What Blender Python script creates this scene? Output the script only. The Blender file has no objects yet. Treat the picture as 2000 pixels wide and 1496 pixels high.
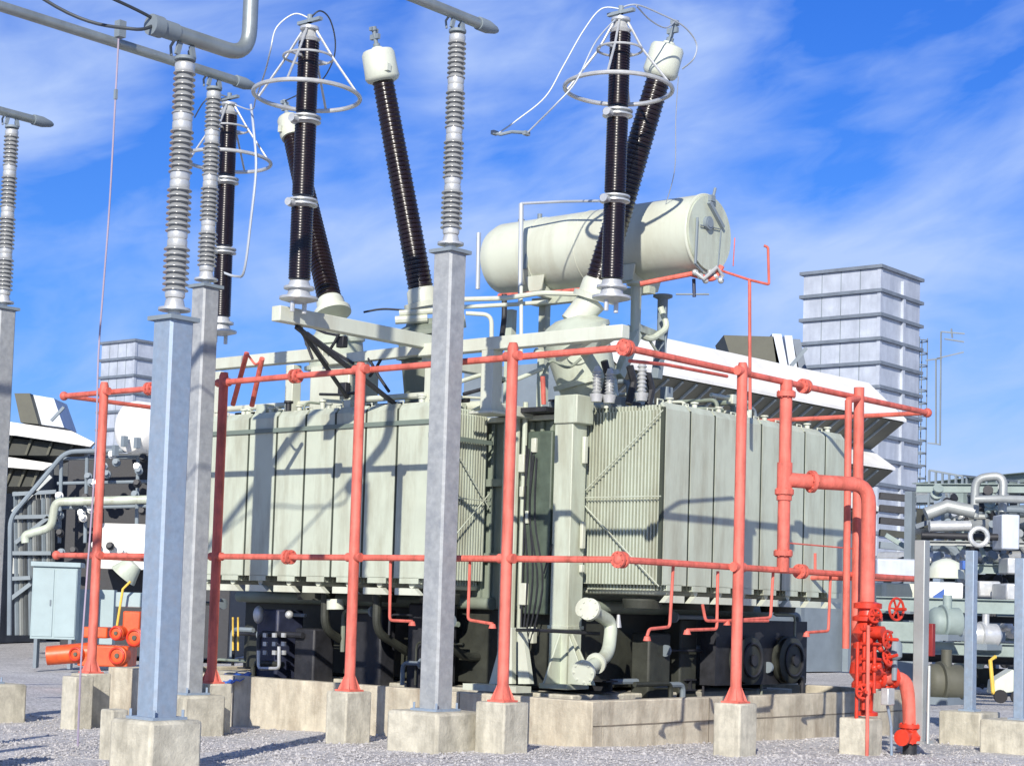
SKY_STR = .1; TINT0 = (.60, .66, 1.08); TINT1 = (.50, .78, 1.22); TINT2 = (.33, .78, 1.42); TINT3 = (.26, .36, .52); CLOUD_LOC = (4.1, .4, 1); CLOUD_ROT = 16; CLOUD_COL = (4.7, 6.1, 9.2); EXPO = 0.16
SKYB = ((1750, 40, 520, -.26), (1130, 170, 260, -.14), (150, 400, 420, -.04), (1950, 640, 200, -.06), (1500, 330, 500, .2), (300, 560, 300, .1), (1950, 150, 300, .12), (60, 60, 350, .14), (480, 40, 300, .05), (980, 60, 220, .18), (260, 300, 260, -.05), (700, 350, 450, .02), (1900, 850, 300, .1))
import bpy, math, random
from mathutils import Vector
random.seed(7)
R = math.radians
col = bpy.context.scene.collection
# ------------------------------------------------------------------ survey of the photograph
F, CX, CY, CAMH = 3520.0, 1000.0, 937.0, 1.6
PITCH, ROLL = math.atan(246 / 3520), 0.030

def ray(px, py):
    x = (px - CX) / F; y = -(py - CY) / F
    c, s = math.cos(ROLL), math.sin(ROLL)
    x, y = c * x - s * y, s * x + c * y
    cp, sp = math.cos(PITCH), math.sin(PITCH)
    return (x, cp - y * sp, sp + y * cp)

def pt(px, py, Y):                    # photo pixel at distance Y -> metres
    r = ray(px, py); t = Y / r[1]
    return Vector((r[0] * t, Y, CAMH + r[2] * t))

def ptz(px, py, z):                   # photo pixel on a level plane
    r = ray(px, py); t = (z - CAMH) / r[2]
    return Vector((r[0] * t, r[1] * t, z))

AZ = R(40.2)
U3 = Vector((math.sin(AZ), math.cos(AZ), 0)); V3 = Vector((-math.cos(AZ), math.sin(AZ), 0)); Z3 = Vector((0, 0, 1))
C0 = Vector((1.0057, 20.91, 0))       # near corner of the bund wall: origin of the yard's own grid

def w(u, v, z=0.0):
    return C0 + U3 * u + V3 * v + Z3 * z

def loc(p):
    d = p - C0
    return (d.dot(U3), d.dot(V3), p.z)

def hu(px, py, u):                    # photo pixel on the plane u = const
    r = Vector(ray(px, py)); t = (u + C0.dot(U3)) / r.dot(U3)
    return Vector((0, 0, CAMH)) + r * t

def hv(px, py, v):
    r = Vector(ray(px, py)); t = (v + C0.dot(V3)) / r.dot(V3)
    return Vector((0, 0, CAMH)) + r * t

# ------------------------------------------------------------------ mesh builder
class MB:
    def __init__(s): s.v = []; s.f = []
    def add(s, vs, fs):
        n = len(s.v); s.v += [Vector(a) for a in vs]; s.f += [tuple(i + n for i in f) for f in fs]; return s
    def hexa(s, p):                   # 4 bottom + 4 top
        return s.add(p, [(3, 2, 1, 0), (4, 5, 6, 7), (0, 1, 5, 4), (1, 2, 6, 5), (2, 3, 7, 6), (3, 0, 4, 7)])
    def ob(s, o, a, b, c):            # oriented box from a corner and three edge vectors
        o = Vector(o); a, b, c = Vector(a), Vector(b), Vector(c)
        return s.hexa([o, o + a, o + a + b, o + b, o + c, o + a + c, o + a + b + c, o + b + c])
    def lb(s, u0, u1, v0, v1, z0, z1):
        return s.ob(w(u0, v0, z0), U3 * (u1 - u0), V3 * (v1 - v0), Z3 * (z1 - z0))
    def cb(s, c, sx, sy, sz, ax=None, ay=None, az=None):   # box around a centre
        ax = (ax or U3).normalized() * sx; ay = (ay or V3).normalized() * sy; az = (az or Z3).normalized() * sz
        return s.ob(Vector(c) - ax / 2 - ay / 2 - az / 2, ax, ay, az)
    def bar(s, p, q, a, b, up=None):  # rectangular bar between two points
        p, q = Vector(p), Vector(q); d = (q - p); dn = d.normalized()
        up = Vector(up or (0, 0, 1))
        if abs(dn.dot(up)) > .98: up = V3.copy()
        x = dn.cross(up).normalized(); y = x.cross(dn).normalized()
        return s.ob(p - x * a / 2 - y * b / 2, x * a, y * b, d)
    def ibeam(s, p, q, wd, h, t=.02):
        p, q = Vector(p), Vector(q)
        s.bar(p + Z3 * (h / 2 - t / 2), q + Z3 * (h / 2 - t / 2), wd, t); s.bar(p - Z3 * (h / 2 - t / 2), q - Z3 * (h / 2 - t / 2), wd, t)
        return s.bar(p, q, t, h - 2 * t)
    def lathe(s, base, axis, prof, n=20):
        base = Vector(base); d = Vector(axis).normalized()
        t = Vector((0, 0, 1)) if abs(d.z) < .9 else U3.copy()
        x = d.cross(t).normalized(); y = d.cross(x).normalized()
        vs = []; fs = []
        for (h, r) in prof:
            for k in range(n):
                a = 2 * math.pi * k / n
                vs.append(base + d * h + (x * math.cos(a) + y * math.sin(a)) * r)
        m = len(prof)
        for i in range(m - 1):
            for k in range(n):
                k2 = (k + 1) % n
                fs.append((i * n + k, (i + 1) * n + k, (i + 1) * n + k2, i * n + k2))
        if prof[0][1] > 1e-4: fs.append(tuple(range(n)))
        if prof[-1][1] > 1e-4: fs.append(tuple((m - 1) * n + k for k in reversed(range(n))))
        return s.add(vs, fs)
    def cyl(s, p, q, r, n=16, r2=None):
        p, q = Vector(p), Vector(q); L = (q - p).length
        return s.lathe(p, q - p, [(0, r), (L, r if r2 is None else r2)], n)
    def disc(s, c, axis, r, t, n=20):
        d = Vector(axis).normalized()
        return s.lathe(Vector(c) - d * t / 2, d, [(0, r), (t, r)], n)
    def tube(s, pts, r, n=10, fil=0.0, seg=5, closed=False):
        pts = [Vector(p) for p in pts]
        if fil > 0: pts = fillet(pts, fil, seg)
        m = len(pts)
        if closed: tg = [(pts[(i + 1) % m] - pts[i - 1]).normalized() for i in range(m)]
        else: tg = [((pts[min(i + 1, m - 1)] - pts[max(i - 1, 0)]).normalized()) for i in range(m)]
        t0 = tg[0]; x = t0.cross(Vector((0, 0, 1)) if abs(t0.z) < .9 else U3).normalized()
        vs = []; fs = []
        for i in range(m):
            x = (x - tg[i] * x.dot(tg[i])).normalized(); y = tg[i].cross(x)
            for k in range(n):
                a = 2 * math.pi * k / n; vs.append(pts[i] + (x * math.cos(a) + y * math.sin(a)) * r)
        for i in range(m if closed else m - 1):
            j = (i + 1) % m
            for k in range(n):
                k2 = (k + 1) % n; fs.append((i * n + k, i * n + k2, j * n + k2, j * n + k))
        if not closed: fs.append(tuple(reversed(range(n)))); fs.append(tuple((m - 1) * n + k for k in range(n)))
        return s.add(vs, fs)
    def ring(s, c, Rr, r, axis=(0, 0, 1), n=40, k=8):
        d = Vector(axis).normalized(); t = Vector((0, 0, 1)) if abs(d.z) < .9 else U3.copy()
        x = d.cross(t).normalized(); y = d.cross(x)
        return s.tube([Vector(c) + (x * math.cos(2 * math.pi * i / n) + y * math.sin(2 * math.pi * i / n)) * Rr for i in range(n)], r, k, closed=True)
    def ball(s, c, r, n=12, sz=1.0):
        return s.lathe(Vector(c) - Z3 * r * sz, Z3, [(r * sz * (1 - math.cos(math.pi * i / 8)), max(r * math.sin(math.pi * i / 8), 1e-5)) for i in range(9)], n)
    def prism(s, poly, ext):
        n = len(poly); e = Vector(ext); poly = [Vector(p) for p in poly]
        return s.add(poly + [p + e for p in poly], [tuple(reversed(range(n))), tuple(range(n, 2 * n))] + [(i, (i + 1) % n, n + (i + 1) % n, n + i) for i in range(n)])
    def flg(s, c, axis, r, t, n=18, nb=8):   # bolted flange
        s.disc(c, axis, r, t, n); d = Vector(axis).normalized(); q = Vector((0, 0, 1)) if abs(d.z) < .9 else U3.copy(); x = d.cross(q).normalized(); y = d.cross(x)
        for k in range(nb):
            a = 2 * math.pi * k / nb; p = Vector(c) + (x * math.cos(a) + y * math.sin(a)) * r * .82
            s.cyl(p - d * (t * .5 + .014), p + d * (t * .5 + .014), r * .09, 6)
        return s
    def build(s, name, m, parent=None, bev=0.0, ang=35):
        me = bpy.data.meshes.new(name); o0 = parent_world(parent) if parent else Vector((0, 0, 0))
        if not parent:
            mn = Vector([min(a[i] for a in s.v) for i in range(3)]); mx = Vector([max(a[i] for a in s.v) for i in range(3)])
            o0 = Vector(((mn.x + mx.x) / 2, (mn.y + mx.y) / 2, mn.z))
        me.from_pydata([v - o0 for v in s.v], [], s.f); me.validate()
        import bmesh
        bm = bmesh.new(); bm.from_mesh(me); bmesh.ops.recalc_face_normals(bm, faces=bm.faces); bm.to_mesh(me); bm.free()
        me.polygons.foreach_set('use_smooth', [True] * len(me.polygons)); me.set_sharp_from_angle(angle=R(ang))
        me.materials.append(m); o = bpy.data.objects.new(name, me); col.objects.link(o)
        if parent: o.parent = parent
        else: o.location = o0
        if bev: 
            b = o.modifiers.new('bevel', 'BEVEL'); b.width = bev; b.segments = 2; b.limit_method = 'ANGLE'; b.angle_limit = R(40)
        return o

def parent_world(p):
    l = Vector((0, 0, 0))
    while p: l = l + Vector(p.location); p = p.parent
    return l

def fillet(pts, rad, seg=5):
    out = [pts[0]]
    for i in range(1, len(pts) - 1):
        a, b, c = pts[i - 1], pts[i], pts[i + 1]
        r = min(rad, (a - b).length * .48, (c - b).length * .48)
        p = b + (a - b).normalized() * r; q = b + (c - b).normalized() * r
        for k in range(seg + 1):
            t = k / seg; out.append(p * (1 - t) ** 2 + b * 2 * t * (1 - t) + q * t * t)
    out.append(pts[-1]); return out

def spline(pts, seg=8):
    pts = [Vector(p) for p in pts]; out = []
    P = [pts[0]] + pts + [pts[-1]]
    for i in range(1, len(P) - 2):
        for k in range(seg):
            t = k / seg; a, b, c, d = P[i - 1], P[i], P[i + 1], P[i + 2]
            out.append(.5 * ((2 * b) + (c - a) * t + (2 * a - 5 * b + 4 * c - d) * t * t + (3 * b - a - 3 * c + d) * t ** 3))
    out.append(pts[-1]); return out

def tag(o, label, cat=None, group=None, kind=None):
    if label: o['label'] = label
    if cat: o['category'] = cat
    if group: o['group'] = group
    if kind: o['kind'] = kind
    return o

def empty(name, p, label, cat, group=None):
    o = bpy.data.objects.new(name, None); o.empty_display_size = .2; col.objects.link(o); o.location = p
    return tag(o, label, cat, group)

def copy_tree(o, parent=None):
    c = o.copy(); col.objects.link(c)
    if parent: c.parent = parent
    for ch in [k for k in bpy.data.objects if k.parent == o]:
        copy_tree(ch, c)
    return c

# ------------------------------------------------------------------ materials
def nd(nt, t, **k):
    n = nt.nodes.new(t)
    for a, b in k.items():
        if a.startswith('_'): n.inputs[a[1:].replace('_', ' ')].default_value = b
        else: setattr(n, a, b)
    return n

def mat(name, c, rough=.5, metal=0.0, var=.12, vs=2.0, c2=None, c2amt=.0, c2scale=1.2, streak=True, bump=.15, bs=18, fine=60, spec=.5, vscale=None, coat=0):
    m = bpy.data.materials.new(name); m.use_nodes = True; nt = m.node_tree; L = nt.links.new
    b = nt.nodes['Principled BSDF']; b.inputs['Metallic'].default_value = metal; b.inputs['Specular IOR Level'].default_value = spec
    if coat: b.inputs['Coat Weight'].default_value = coat; b.inputs['Coat Roughness'].default_value = .12
    g = nd(nt, 'ShaderNodeNewGeometry')
    mp = nd(nt, 'ShaderNodeMapping'); mp.inputs['Scale'].default_value = vscale or (1, 1, 1); L(g.outputs['Position'], mp.inputs['Vector'])
    n1 = nd(nt, 'ShaderNodeTexNoise', _Scale=vs, _Detail=8, _Roughness=.65); L(mp.outputs[0], n1.inputs['Vector'])
    mr = nd(nt, 'ShaderNodeMapRange'); mr.inputs[1].default_value = .3; mr.inputs[2].default_value = .7; mr.inputs[3].default_value = 1 - var; mr.inputs[4].default_value = 1 + var
    L(n1.outputs['Fac'], mr.inputs[0])
    mx = nd(nt, 'ShaderNodeMix', data_type='RGBA', blend_type='MULTIPLY'); mx.inputs[0].default_value = 1; mx.inputs[6].default_value = (*c, 1); L(mr.outputs[0], mx.inputs[7])
    out = mx.outputs[2]
    if c2:
        mp2 = nd(nt, 'ShaderNodeMapping'); mp2.inputs['Scale'].default_value = (1, 1, .18) if streak else (1, 1, 1); mp2.inputs['Location'].default_value = (3.1, 7.7, 1.3); L(g.outputs['Position'], mp2.inputs['Vector'])
        n2 = nd(nt, 'ShaderNodeTexNoise', _Scale=c2scale, _Detail=9, _Roughness=.7); L(mp2.outputs[0], n2.inputs['Vector'])
        m2 = nd(nt, 'ShaderNodeMapRange'); m2.inputs[1].default_value = .45; m2.inputs[2].default_value = .70; m2.inputs[3].default_value = 0; m2.inputs[4].default_value = c2amt
        L(n2.outputs['Fac'], m2.inputs[0])
        x2 = nd(nt, 'ShaderNodeMix', data_type='RGBA'); L(m2.outputs[0], x2.inputs[0]); L(out, x2.inputs[6]); x2.inputs[7].default_value = (*c2, 1); out = x2.outputs[2]
    L(out, b.inputs['Base Color'])
    rr = nd(nt, 'ShaderNodeMapRange'); rr.inputs[3].default_value = max(rough - .1, .03); rr.inputs[4].default_value = min(rough + .14, 1); L(n1.outputs['Fac'], rr.inputs[0]); L(rr.outputs[0], b.inputs['Roughness'])
    if bump:
        n3 = nd(nt, 'ShaderNodeTexNoise', _Scale=bs, _Detail=6, _Roughness=.7); L(g.outputs['Position'], n3.inputs['Vector'])
        bp = nd(nt, 'ShaderNodeBump', _Strength=bump, _Distance=.02); L(n3.outputs['Fac'], bp.inputs['Height']); L(bp.outputs[0], b.inputs['Normal'])
    return m

M = {}
M['green'] = mat('pale_green_enamel', (.495, .54, .44), .42, c2=(.25, .23, .155), c2amt=.62, c2scale=3.0, var=.07, bump=.08, bs=7)
M['greendk'] = mat('tank_green_enamel', (.23, .27, .215), .5, c2=(.13, .12, .09), c2amt=.6, var=.15, bump=.1)
M['cream'] = mat('conservator_enamel', (.59, .62, .52), .38, c2=(.36, .33, .24), c2amt=.5, c2scale=1.6, var=.05, bump=.05, bs=5)
M['red'] = mat('deluge_red_paint', (.68, .15, .11), .6, c2=(.26, .06, .035), c2amt=.75, c2scale=9, var=.2, vs=6, bump=.12, bs=30)
M['reddk'] = mat('valve_red_paint', (.62, .045, .02), .35, c2=(.25, .03, .02), c2amt=.6, c2scale=7, var=.2, vs=9, bump=.12, bs=30)
M['galvgrey'] = mat('weathered_galvanised_steel', (.355, .37, .375), .55, metal=.15, c2=(.22, .24, .27), c2amt=.6, c2scale=7, streak=False, var=.18, vs=12, bump=.08, bs=25)
M['galv'] = mat('galvanised_steel', (.27, .345, .44), .5, metal=.2, c2=(.30, .33, .38), c2amt=.7, c2scale=9, streak=False, var=.14, vs=14, bump=.05, bs=25)
M['alu'] = mat('dull_aluminium_tube', (.34, .38, .38), .42, metal=.6, var=.12, vs=5, c2=(.2, .22, .2), c2amt=.5, bump=.04)
M['bright'] = mat('bright_cast_aluminium', (.58, .59, .58), .35, metal=.45, var=.12, vs=9, bump=.05)
M['porc'] = mat('grey_glazed_porcelain', (.27, .28, .28), .22, var=.1, vs=4, c2=(.22, .22, .22), c2amt=.5, c2scale=3, bump=.0, coat=.3)
M['brown'] = mat('brown_glazed_porcelain', (.010, .004, .0035), .22, var=.3, vs=5, bump=0, spec=.6)
M['conc'] = mat('cast_concrete', (.53, .50, .405), .88, c2=(.17, .155, .12), c2amt=.6, c2scale=4, var=.25, vs=6, bump=.5, bs=28)
M['bund'] = mat('bund_wall_concrete', (.54, .49, .38), .9, c2=(.20, .15, .10), c2amt=.65, c2scale=3.6, var=.26, vs=3.5, bump=.5, bs=24)
M['concdk'] = mat('grimy_form_joint', (.20, .17, .13), .95, var=.3, vs=9, bump=.3)
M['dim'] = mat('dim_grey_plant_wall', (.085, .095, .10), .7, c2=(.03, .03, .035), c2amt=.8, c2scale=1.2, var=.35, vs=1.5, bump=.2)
M['dark'] = mat('black_grimy_steel', (.022, .023, .028), .55, var=.4, vs=6, bump=.2)
M['shadegrime'] = mat('shade_darkened_oily_steel', (.035, .038, .03), .6, var=.4, vs=3, bump=.2)  # dark steel for undersides, their shade painted into the colour
M['strap'] = mat('dark_green_strap', (.16, .20, .17), .5, var=.1, bump=0)
M['maroon'] = mat('dark_maroon_paint', (.22, .02, .02), .5, var=.2, bump=0)
M['greenblack'] = mat('dark_green_cabinet_paint', (.075, .10, .075), .5, var=.3, vs=4, bump=.1)
M['gapshade'] = mat('painted_gap_shade', (.045, .055, .04), .8, var=.2, bump=0)  # near-black green, colours in the shade between radiators
M['navy'] = mat('dark_blue_steel', (.03, .036, .07), .5, var=.3, vs=6, bump=.2)
M['stack'] = mat('ribbed_stack_cladding', (.52, .56, .62), .5, metal=.25, c2=(.33, .36, .42), c2amt=.6, c2scale=1.6, var=.16, vs=1.3, bump=.15, bs=4)
M['stackdk'] = mat('stack_stiffener_steel', (.16, .19, .23), .6, var=.2, bump=0)
M['white'] = mat('white_roof_sheet', (.86, .85, .80), .6, c2=(.55, .5, .42), c2amt=.4, c2scale=.5, var=.05, bump=.1, bs=3)
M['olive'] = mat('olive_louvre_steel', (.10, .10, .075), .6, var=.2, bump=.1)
M['slate'] = mat('grey_clad_steel', (.20, .24, .27), .6, var=.2, vs=.7, bump=.1, bs=4)
M['pipegrey'] = mat('light_grey_lagging', (.36, .38, .37), .45, metal=.3, var=.15, vs=2, bump=.1)
M['pgreen'] = mat('grey_green_pipe_rack_paint', (.26, .32, .30), .55, var=.2, vs=2, bump=.05)
M['cabinet'] = mat('pale_blue_cabinet_paint', (.34, .43, .44), .5, c2=(.3, .36, .36), c2amt=.4, var=.08, bump=.05)
M['orange'] = mat('orange_machine_paint', (.72, .11, .025), .4, c2=(.3, .05, .02), c2amt=.6, c2scale=6, var=.15, vs=6, bump=.1)
M['rubber'] = mat('black_rubber', (.02, .02, .022), .8, var=.3, bump=.2)
M['blue'] = mat('blue_tarpaulin', (.03, .13, .55), .45, var=.25, vs=6, bump=.6, bs=6)
M['yellow'] = mat('yellow_paint', (.75, .5, .08), .5, var=.2, bump=.1)
M['wire'] = mat('pale_stranded_conductor', (.46, .50, .55), .5, metal=.3, var=.1, bump=0)
M['wiredk'] = mat('dark_stranded_conductor', (.06, .07, .08), .5, metal=.4, var=.1, bump=0)
M['pipewire'] = mat('violet_grey_earth_cable', (.36, .30, .38), .6, var=.1, bump=0)
M['blueplate'] = mat('blue_sheet_paint', (.05, .13, .42), .5, var=.2, bump=.05)

def gravel_mat():
    m = bpy.data.materials.new('grey_gravel'); m.use_nodes = True; nt = m.node_tree; L = nt.links.new; b = nt.nodes['Principled BSDF']
    g = nd(nt, 'ShaderNodeNewGeometry')
    v = nd(nt, 'ShaderNodeTexVoronoi', _Scale=26); L(g.outputs['Position'], v.inputs['Vector'])
    v2 = nd(nt, 'ShaderNodeTexVoronoi', _Scale=60); L(g.outputs['Position'], v2.inputs['Vector'])
    n = nd(nt, 'ShaderNodeTexNoise', _Scale=.6, _Detail=8); L(g.outputs['Position'], n.inputs['Vector'])
    cr = nd(nt, 'ShaderNodeValToRGB'); e = cr.color_ramp.elements
    e[0].color = (.34, .33, .33, 1); e[1].color = (.72, .70, .68, 1); e[1].position = .9
    sp = nd(nt, 'ShaderNodeSeparateColor'); L(v.outputs['Color'], sp.inputs[0]); L(sp.outputs[0], cr.inputs['Fac'])
    mr = nd(nt, 'ShaderNodeMapRange'); mr.inputs[1].default_value = .3; mr.inputs[2].default_value = .7; mr.inputs[3].default_value = .85; mr.inputs[4].default_value = 1.12; L(n.outputs['Fac'], mr.inputs[0])
    mx = nd(nt, 'ShaderNodeMix', data_type='RGBA', blend_type='MULTIPLY'); mx.inputs[0].default_value = 1; L(cr.outputs[0], mx.inputs[6]); L(mr.outputs[0], mx.inputs[7]); L(mx.outputs[2], b.inputs['Base Color'])
    b.inputs['Roughness'].default_value = .95
    ad = nd(nt, 'ShaderNodeMath', operation='ADD'); L(v.outputs['Distance'], ad.inputs[0]); L(v2.outputs['Distance'], ad.inputs[1])
    bp = nd(nt, 'ShaderNodeBump', _Strength=.7, _Distance=.02); bp.invert = True; L(ad.outputs[0], bp.inputs['Height']); L(bp.outputs[0], b.inputs['Normal'])
    return m
M['gravel'] = gravel_mat()
M['stone'] = mat('loose_stone', (.43, .415, .41), .95, var=.3, vs=22, bump=.3, bs=60)
# ------------------------------------------------------------------ camera, sun, sky
cam = bpy.data.objects.new('camera', bpy.data.cameras.new('camera')); col.objects.link(cam)
cam.data.sensor_width = 36; cam.data.lens = F / 2000 * 36; cam.data.shift_y = (CY - 748) / 2000
cam.data.clip_start = .1; cam.data.clip_end = 6000; cam.location = (0, 0, CAMH)
from mathutils import Matrix
cam.rotation_euler = (Matrix.Rotation(math.pi / 2 + PITCH, 3, 'X') @ Matrix.Rotation(ROLL, 3, 'Z')).to_euler()
bpy.context.scene.camera = cam

SUN_EL, SUN_AZ = R(25), R(31)
hd = (U3 * math.cos(SUN_AZ) + V3 * math.sin(SUN_AZ)).normalized()
sd = hd * math.cos(SUN_EL) - Z3 * math.sin(SUN_EL)         # direction the light travels
sun = bpy.data.objects.new('sun', bpy.data.lights.new('sun', 'SUN')); col.objects.link(sun)
sun.data.energy = 5.0; sun.data.angle = R(.5); sun.data.color = (1, .94, .84)
sun.rotation_euler = sd.to_track_quat('-Z', 'Y').to_euler()

sc = bpy.context.scene
wd = bpy.data.worlds.new('World'); sc.world = wd; wd.use_nodes = True; nt = wd.node_tree; L = nt.links.new
bg = nt.nodes['Background']; bg.inputs['Strength'].default_value = SKY_STR
sky = nd(nt, 'ShaderNodeTexSky', sky_type='NISHITA'); sky.sun_disc = False; sky.sun_elevation = SUN_EL
sky.sun_rotation = math.atan2(-hd.x, -hd.y); sky.air_density = 1.0; sky.dust_density = .3; sky.ozone_density = 4.0
hs = nd(nt, 'ShaderNodeHueSaturation'); hs.inputs['Hue'].default_value = .51; hs.inputs['Saturation'].default_value = 1.15; hs.inputs['Value'].default_value = 1.0
tint = nd(nt, 'ShaderNodeMix', data_type='RGBA', blend_type='MULTIPLY'); tint.inputs[0].default_value = 1
L(sky.outputs[0], hs.inputs['Color']); L(hs.outputs[0], tint.inputs[6])
tc = nd(nt, 'ShaderNodeTexCoord'); sx = nd(nt, 'ShaderNodeSeparateXYZ'); L(tc.outputs['Generated'], sx.inputs[0])
tr_ = nd(nt, 'ShaderNodeValToRGB'); L(sx.outputs['Z'], tr_.inputs['Fac']); e = tr_.color_ramp.elements
e[0].position = 0.0; e[0].color = (*TINT0, 1); e[1].position = .42; e[1].color = (*TINT2, 1); e = tr_.color_ramp.elements.new(.17); e.color = (*TINT1, 1); e = tr_.color_ramp.elements.new(.75); e.color = (*TINT3, 1); L(tr_.outputs[0], tint.inputs[7])
# wispy high cloud: streaky noise over the sky directions, thicker and thinner in a few parts of the sky
mp = nd(nt, 'ShaderNodeMapping'); mp.inputs['Rotation'].default_value = (0, R(CLOUD_ROT), 0); mp.inputs['Scale'].default_value = (1.0, .6, 2.6); mp.inputs['Location'].default_value = CLOUD_LOC; mp.vector_type = 'TEXTURE' if False else 'POINT'
mr_ = nd(nt, 'ShaderNodeMapping'); mr_.inputs['Rotation'].default_value = (0, R(CLOUD_ROT), 0); L(tc.outputs['Generated'], mr_.inputs['Vector']); mp.inputs['Rotation'].default_value = (0, 0, 0); L(mr_.outputs[0], mp.inputs['Vector'])
n1 = nd(nt, 'ShaderNodeTexNoise', _Scale=5.5, _Detail=6, _Roughness=.5, _Distortion=.5); L(mp.outputs[0], n1.inputs['Vector'])
n2 = nd(nt, 'ShaderNodeTexNoise', _Scale=22, _Detail=6, _Roughness=.55, _Distortion=.8); L(mp.outputs[0], n2.inputs['Vector'])
mxn = nd(nt, 'ShaderNodeMath', operation='MULTIPLY_ADD'); L(n2.outputs['Fac'], mxn.inputs[0]); mxn.inputs[1].default_value = .22; L(n1.outputs['Fac'], mxn.inputs[2])
acc = mxn.outputs[0]
for (px, py, rad_, wt) in SKYB:
    d_ = Vector(ray(px, py)).normalized(); dt = nd(nt, 'ShaderNodeVectorMath', operation='DOT_PRODUCT'); nn = nd(nt, 'ShaderNodeVectorMath', operation='NORMALIZE'); L(tc.outputs['Generated'], nn.inputs[0]); L(nn.outputs[0], dt.inputs[0]); dt.inputs[1].default_value = d_
    m_ = nd(nt, 'ShaderNodeMapRange', interpolation_type='SMOOTHSTEP'); m_.inputs[1].default_value = math.cos(rad_ / 3520); m_.inputs[2].default_value = 1; m_.inputs[3].default_value = 0; m_.inputs[4].default_value = wt; L(dt.outputs['Value'], m_.inputs[0])
    a_ = nd(nt, 'ShaderNodeMath', operation='ADD'); L(acc, a_.inputs[0]); L(m_.outputs[0], a_.inputs[1]); acc = a_.outputs[0]
cr = nd(nt, 'ShaderNodeValToRGB'); e = cr.color_ramp.elements; e[0].position = .50; e[0].color = (0, 0, 0, 1); e[1].position = .86; e[1].color = (1, 1, 1, 1); L(acc, cr.inputs['Fac'])
cm = nd(nt, 'ShaderNodeMix', data_type='RGBA'); cs = nd(nt, 'ShaderNodeMath', operation='MULTIPLY'); L(cr.outputs[0], cs.inputs[0]); cs.inputs[1].default_value = .85; L(cs.outputs[0], cm.inputs[0])
L(tint.outputs[2], cm.inputs[6]); cm.inputs[7].default_value = (*CLOUD_COL, 1); L(cm.outputs[2], bg.inputs['Color'])
sc.view_settings.view_transform = 'Standard'; sc.view_settings.look = 'None'; sc.view_settings.gamma = 1; sc.view_settings.exposure = EXPO

# ------------------------------------------------------------------ ground
def gh(u, v):
    return -.027 * min(max(v, 0), 8.5) - .014 * min(max(u, 0), 8)
def gp(u, v, dz=0): return w(u, v, gh(u, v) + dz)
ax = [-2500, -900, -350, -140, -60, -30, -18] + [-14 + .5 * i for i in range(64)] + [20, 24, 30, 45, 80, 160, 400, 1000, 2500]
vs = []; fs = []; n = len(ax)
rg = random.Random(3)
for a in ax:
    for b in ax:
        j = rg.uniform(-.014, .014) if abs(a) < 19 and abs(b) < 19 else 0
        vs.append(gp(a, b, j))
for i in range(n - 1):
    for k in range(n - 1): fs.append((i * n + k, (i + 1) * n + k, (i + 1) * n + k + 1, i * n + k + 1))
tag(MB().add(vs, fs).build('ground', M['gravel'], ang=180), None, kind='structure')
mb = MB(); rg = random.Random(5)
octf = [(0, 2, 4), (2, 1, 4), (1, 3, 4), (3, 0, 4), (2, 0, 5), (1, 2, 5), (3, 1, 5), (0, 3, 5)]
for i in range(24600):
    Y = rg.uniform(15.4, 27) if i % 3 else rg.uniform(15.2, 21); X = rg.uniform(-.31, .31) * Y
    u, v, _ = loc(Vector((X, Y, 0)))
    if u > -.02 and v > -.02: continue
    s = rg.uniform(.009, .022) * (1.4 if rg.random() < .06 else 1) * (1.9 if i > 24000 else 1); p = gp(u, v, s * .25)
    q = [Vector((s * rg.uniform(.6, 1.2), 0, rg.uniform(-.3, .3) * s)), Vector((-s * rg.uniform(.6, 1.2), 0, rg.uniform(-.3, .3) * s)), Vector((rg.uniform(-.3, .3) * s, s * rg.uniform(.6, 1.2), 0)),
         Vector((rg.uniform(-.3, .3) * s, -s * rg.uniform(.6, 1.2), 0)), Vector((0, 0, s * rg.uniform(.4, .9))), Vector((0, 0, -s * .6))]
    a = rg.random() * 6.28; ca, sa = math.cos(a), math.sin(a)
    mb.add([p + Vector((k.x * ca - k.y * sa, k.x * sa + k.y * ca, k.z)) for k in q], octf)
tag(mb.build('gravel_stones', M['stone']), 'loose grey stones scattered over the gravel yard', 'gravel', kind='stuff')

# ------------------------------------------------------------------ bund wall and plinth
t = empty('bund_wall', w(0, 0, 0), 'stained low concrete bund wall enclosing the transformer pit', 'wall')
mb = MB()
mb.lb(0, .2, 0, 9.0, -.6, .53); mb.build('wall_run', M['bund'], t, .012)
mb = MB(); mb.lb(.2, 7.6, .006, .2, -.6, .53); mb.build('wall_run', M['bund'], t, .012)
mb = MB(); mb.lb(.02, 7.6, 0, .0055, .235, .25); mb.lb(2.4, 2.415, 0, .0055, -.3, .53); mb.build('form_joint', M['concdk'], t)
for v_j in (2.05, 4.1, 6.2): MB().lb(-.004, 0, v_j, v_j + .014, -.4, .525).build('form_joint', M['concdk'], t)
mb = MB(); mb.lb(7.6, 7.8, 0, 9.0, -.6, .53); mb.build('wall_run', M['bund'], t, .012)
mb = MB(); mb.lb(.2, 7.6, 8.8, 9.0, -.6, .53); mb.build('wall_run', M['bund'], t, .012)
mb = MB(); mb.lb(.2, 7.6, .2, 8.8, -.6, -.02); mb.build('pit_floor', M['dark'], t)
tag(MB().lb(1.4, 6.7, 1.4, 8.3, -.02, .5).build('plinth', M['conc'], bev=.02), 'concrete plinth in the pit carrying the transformer tank', 'plinth')

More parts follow.
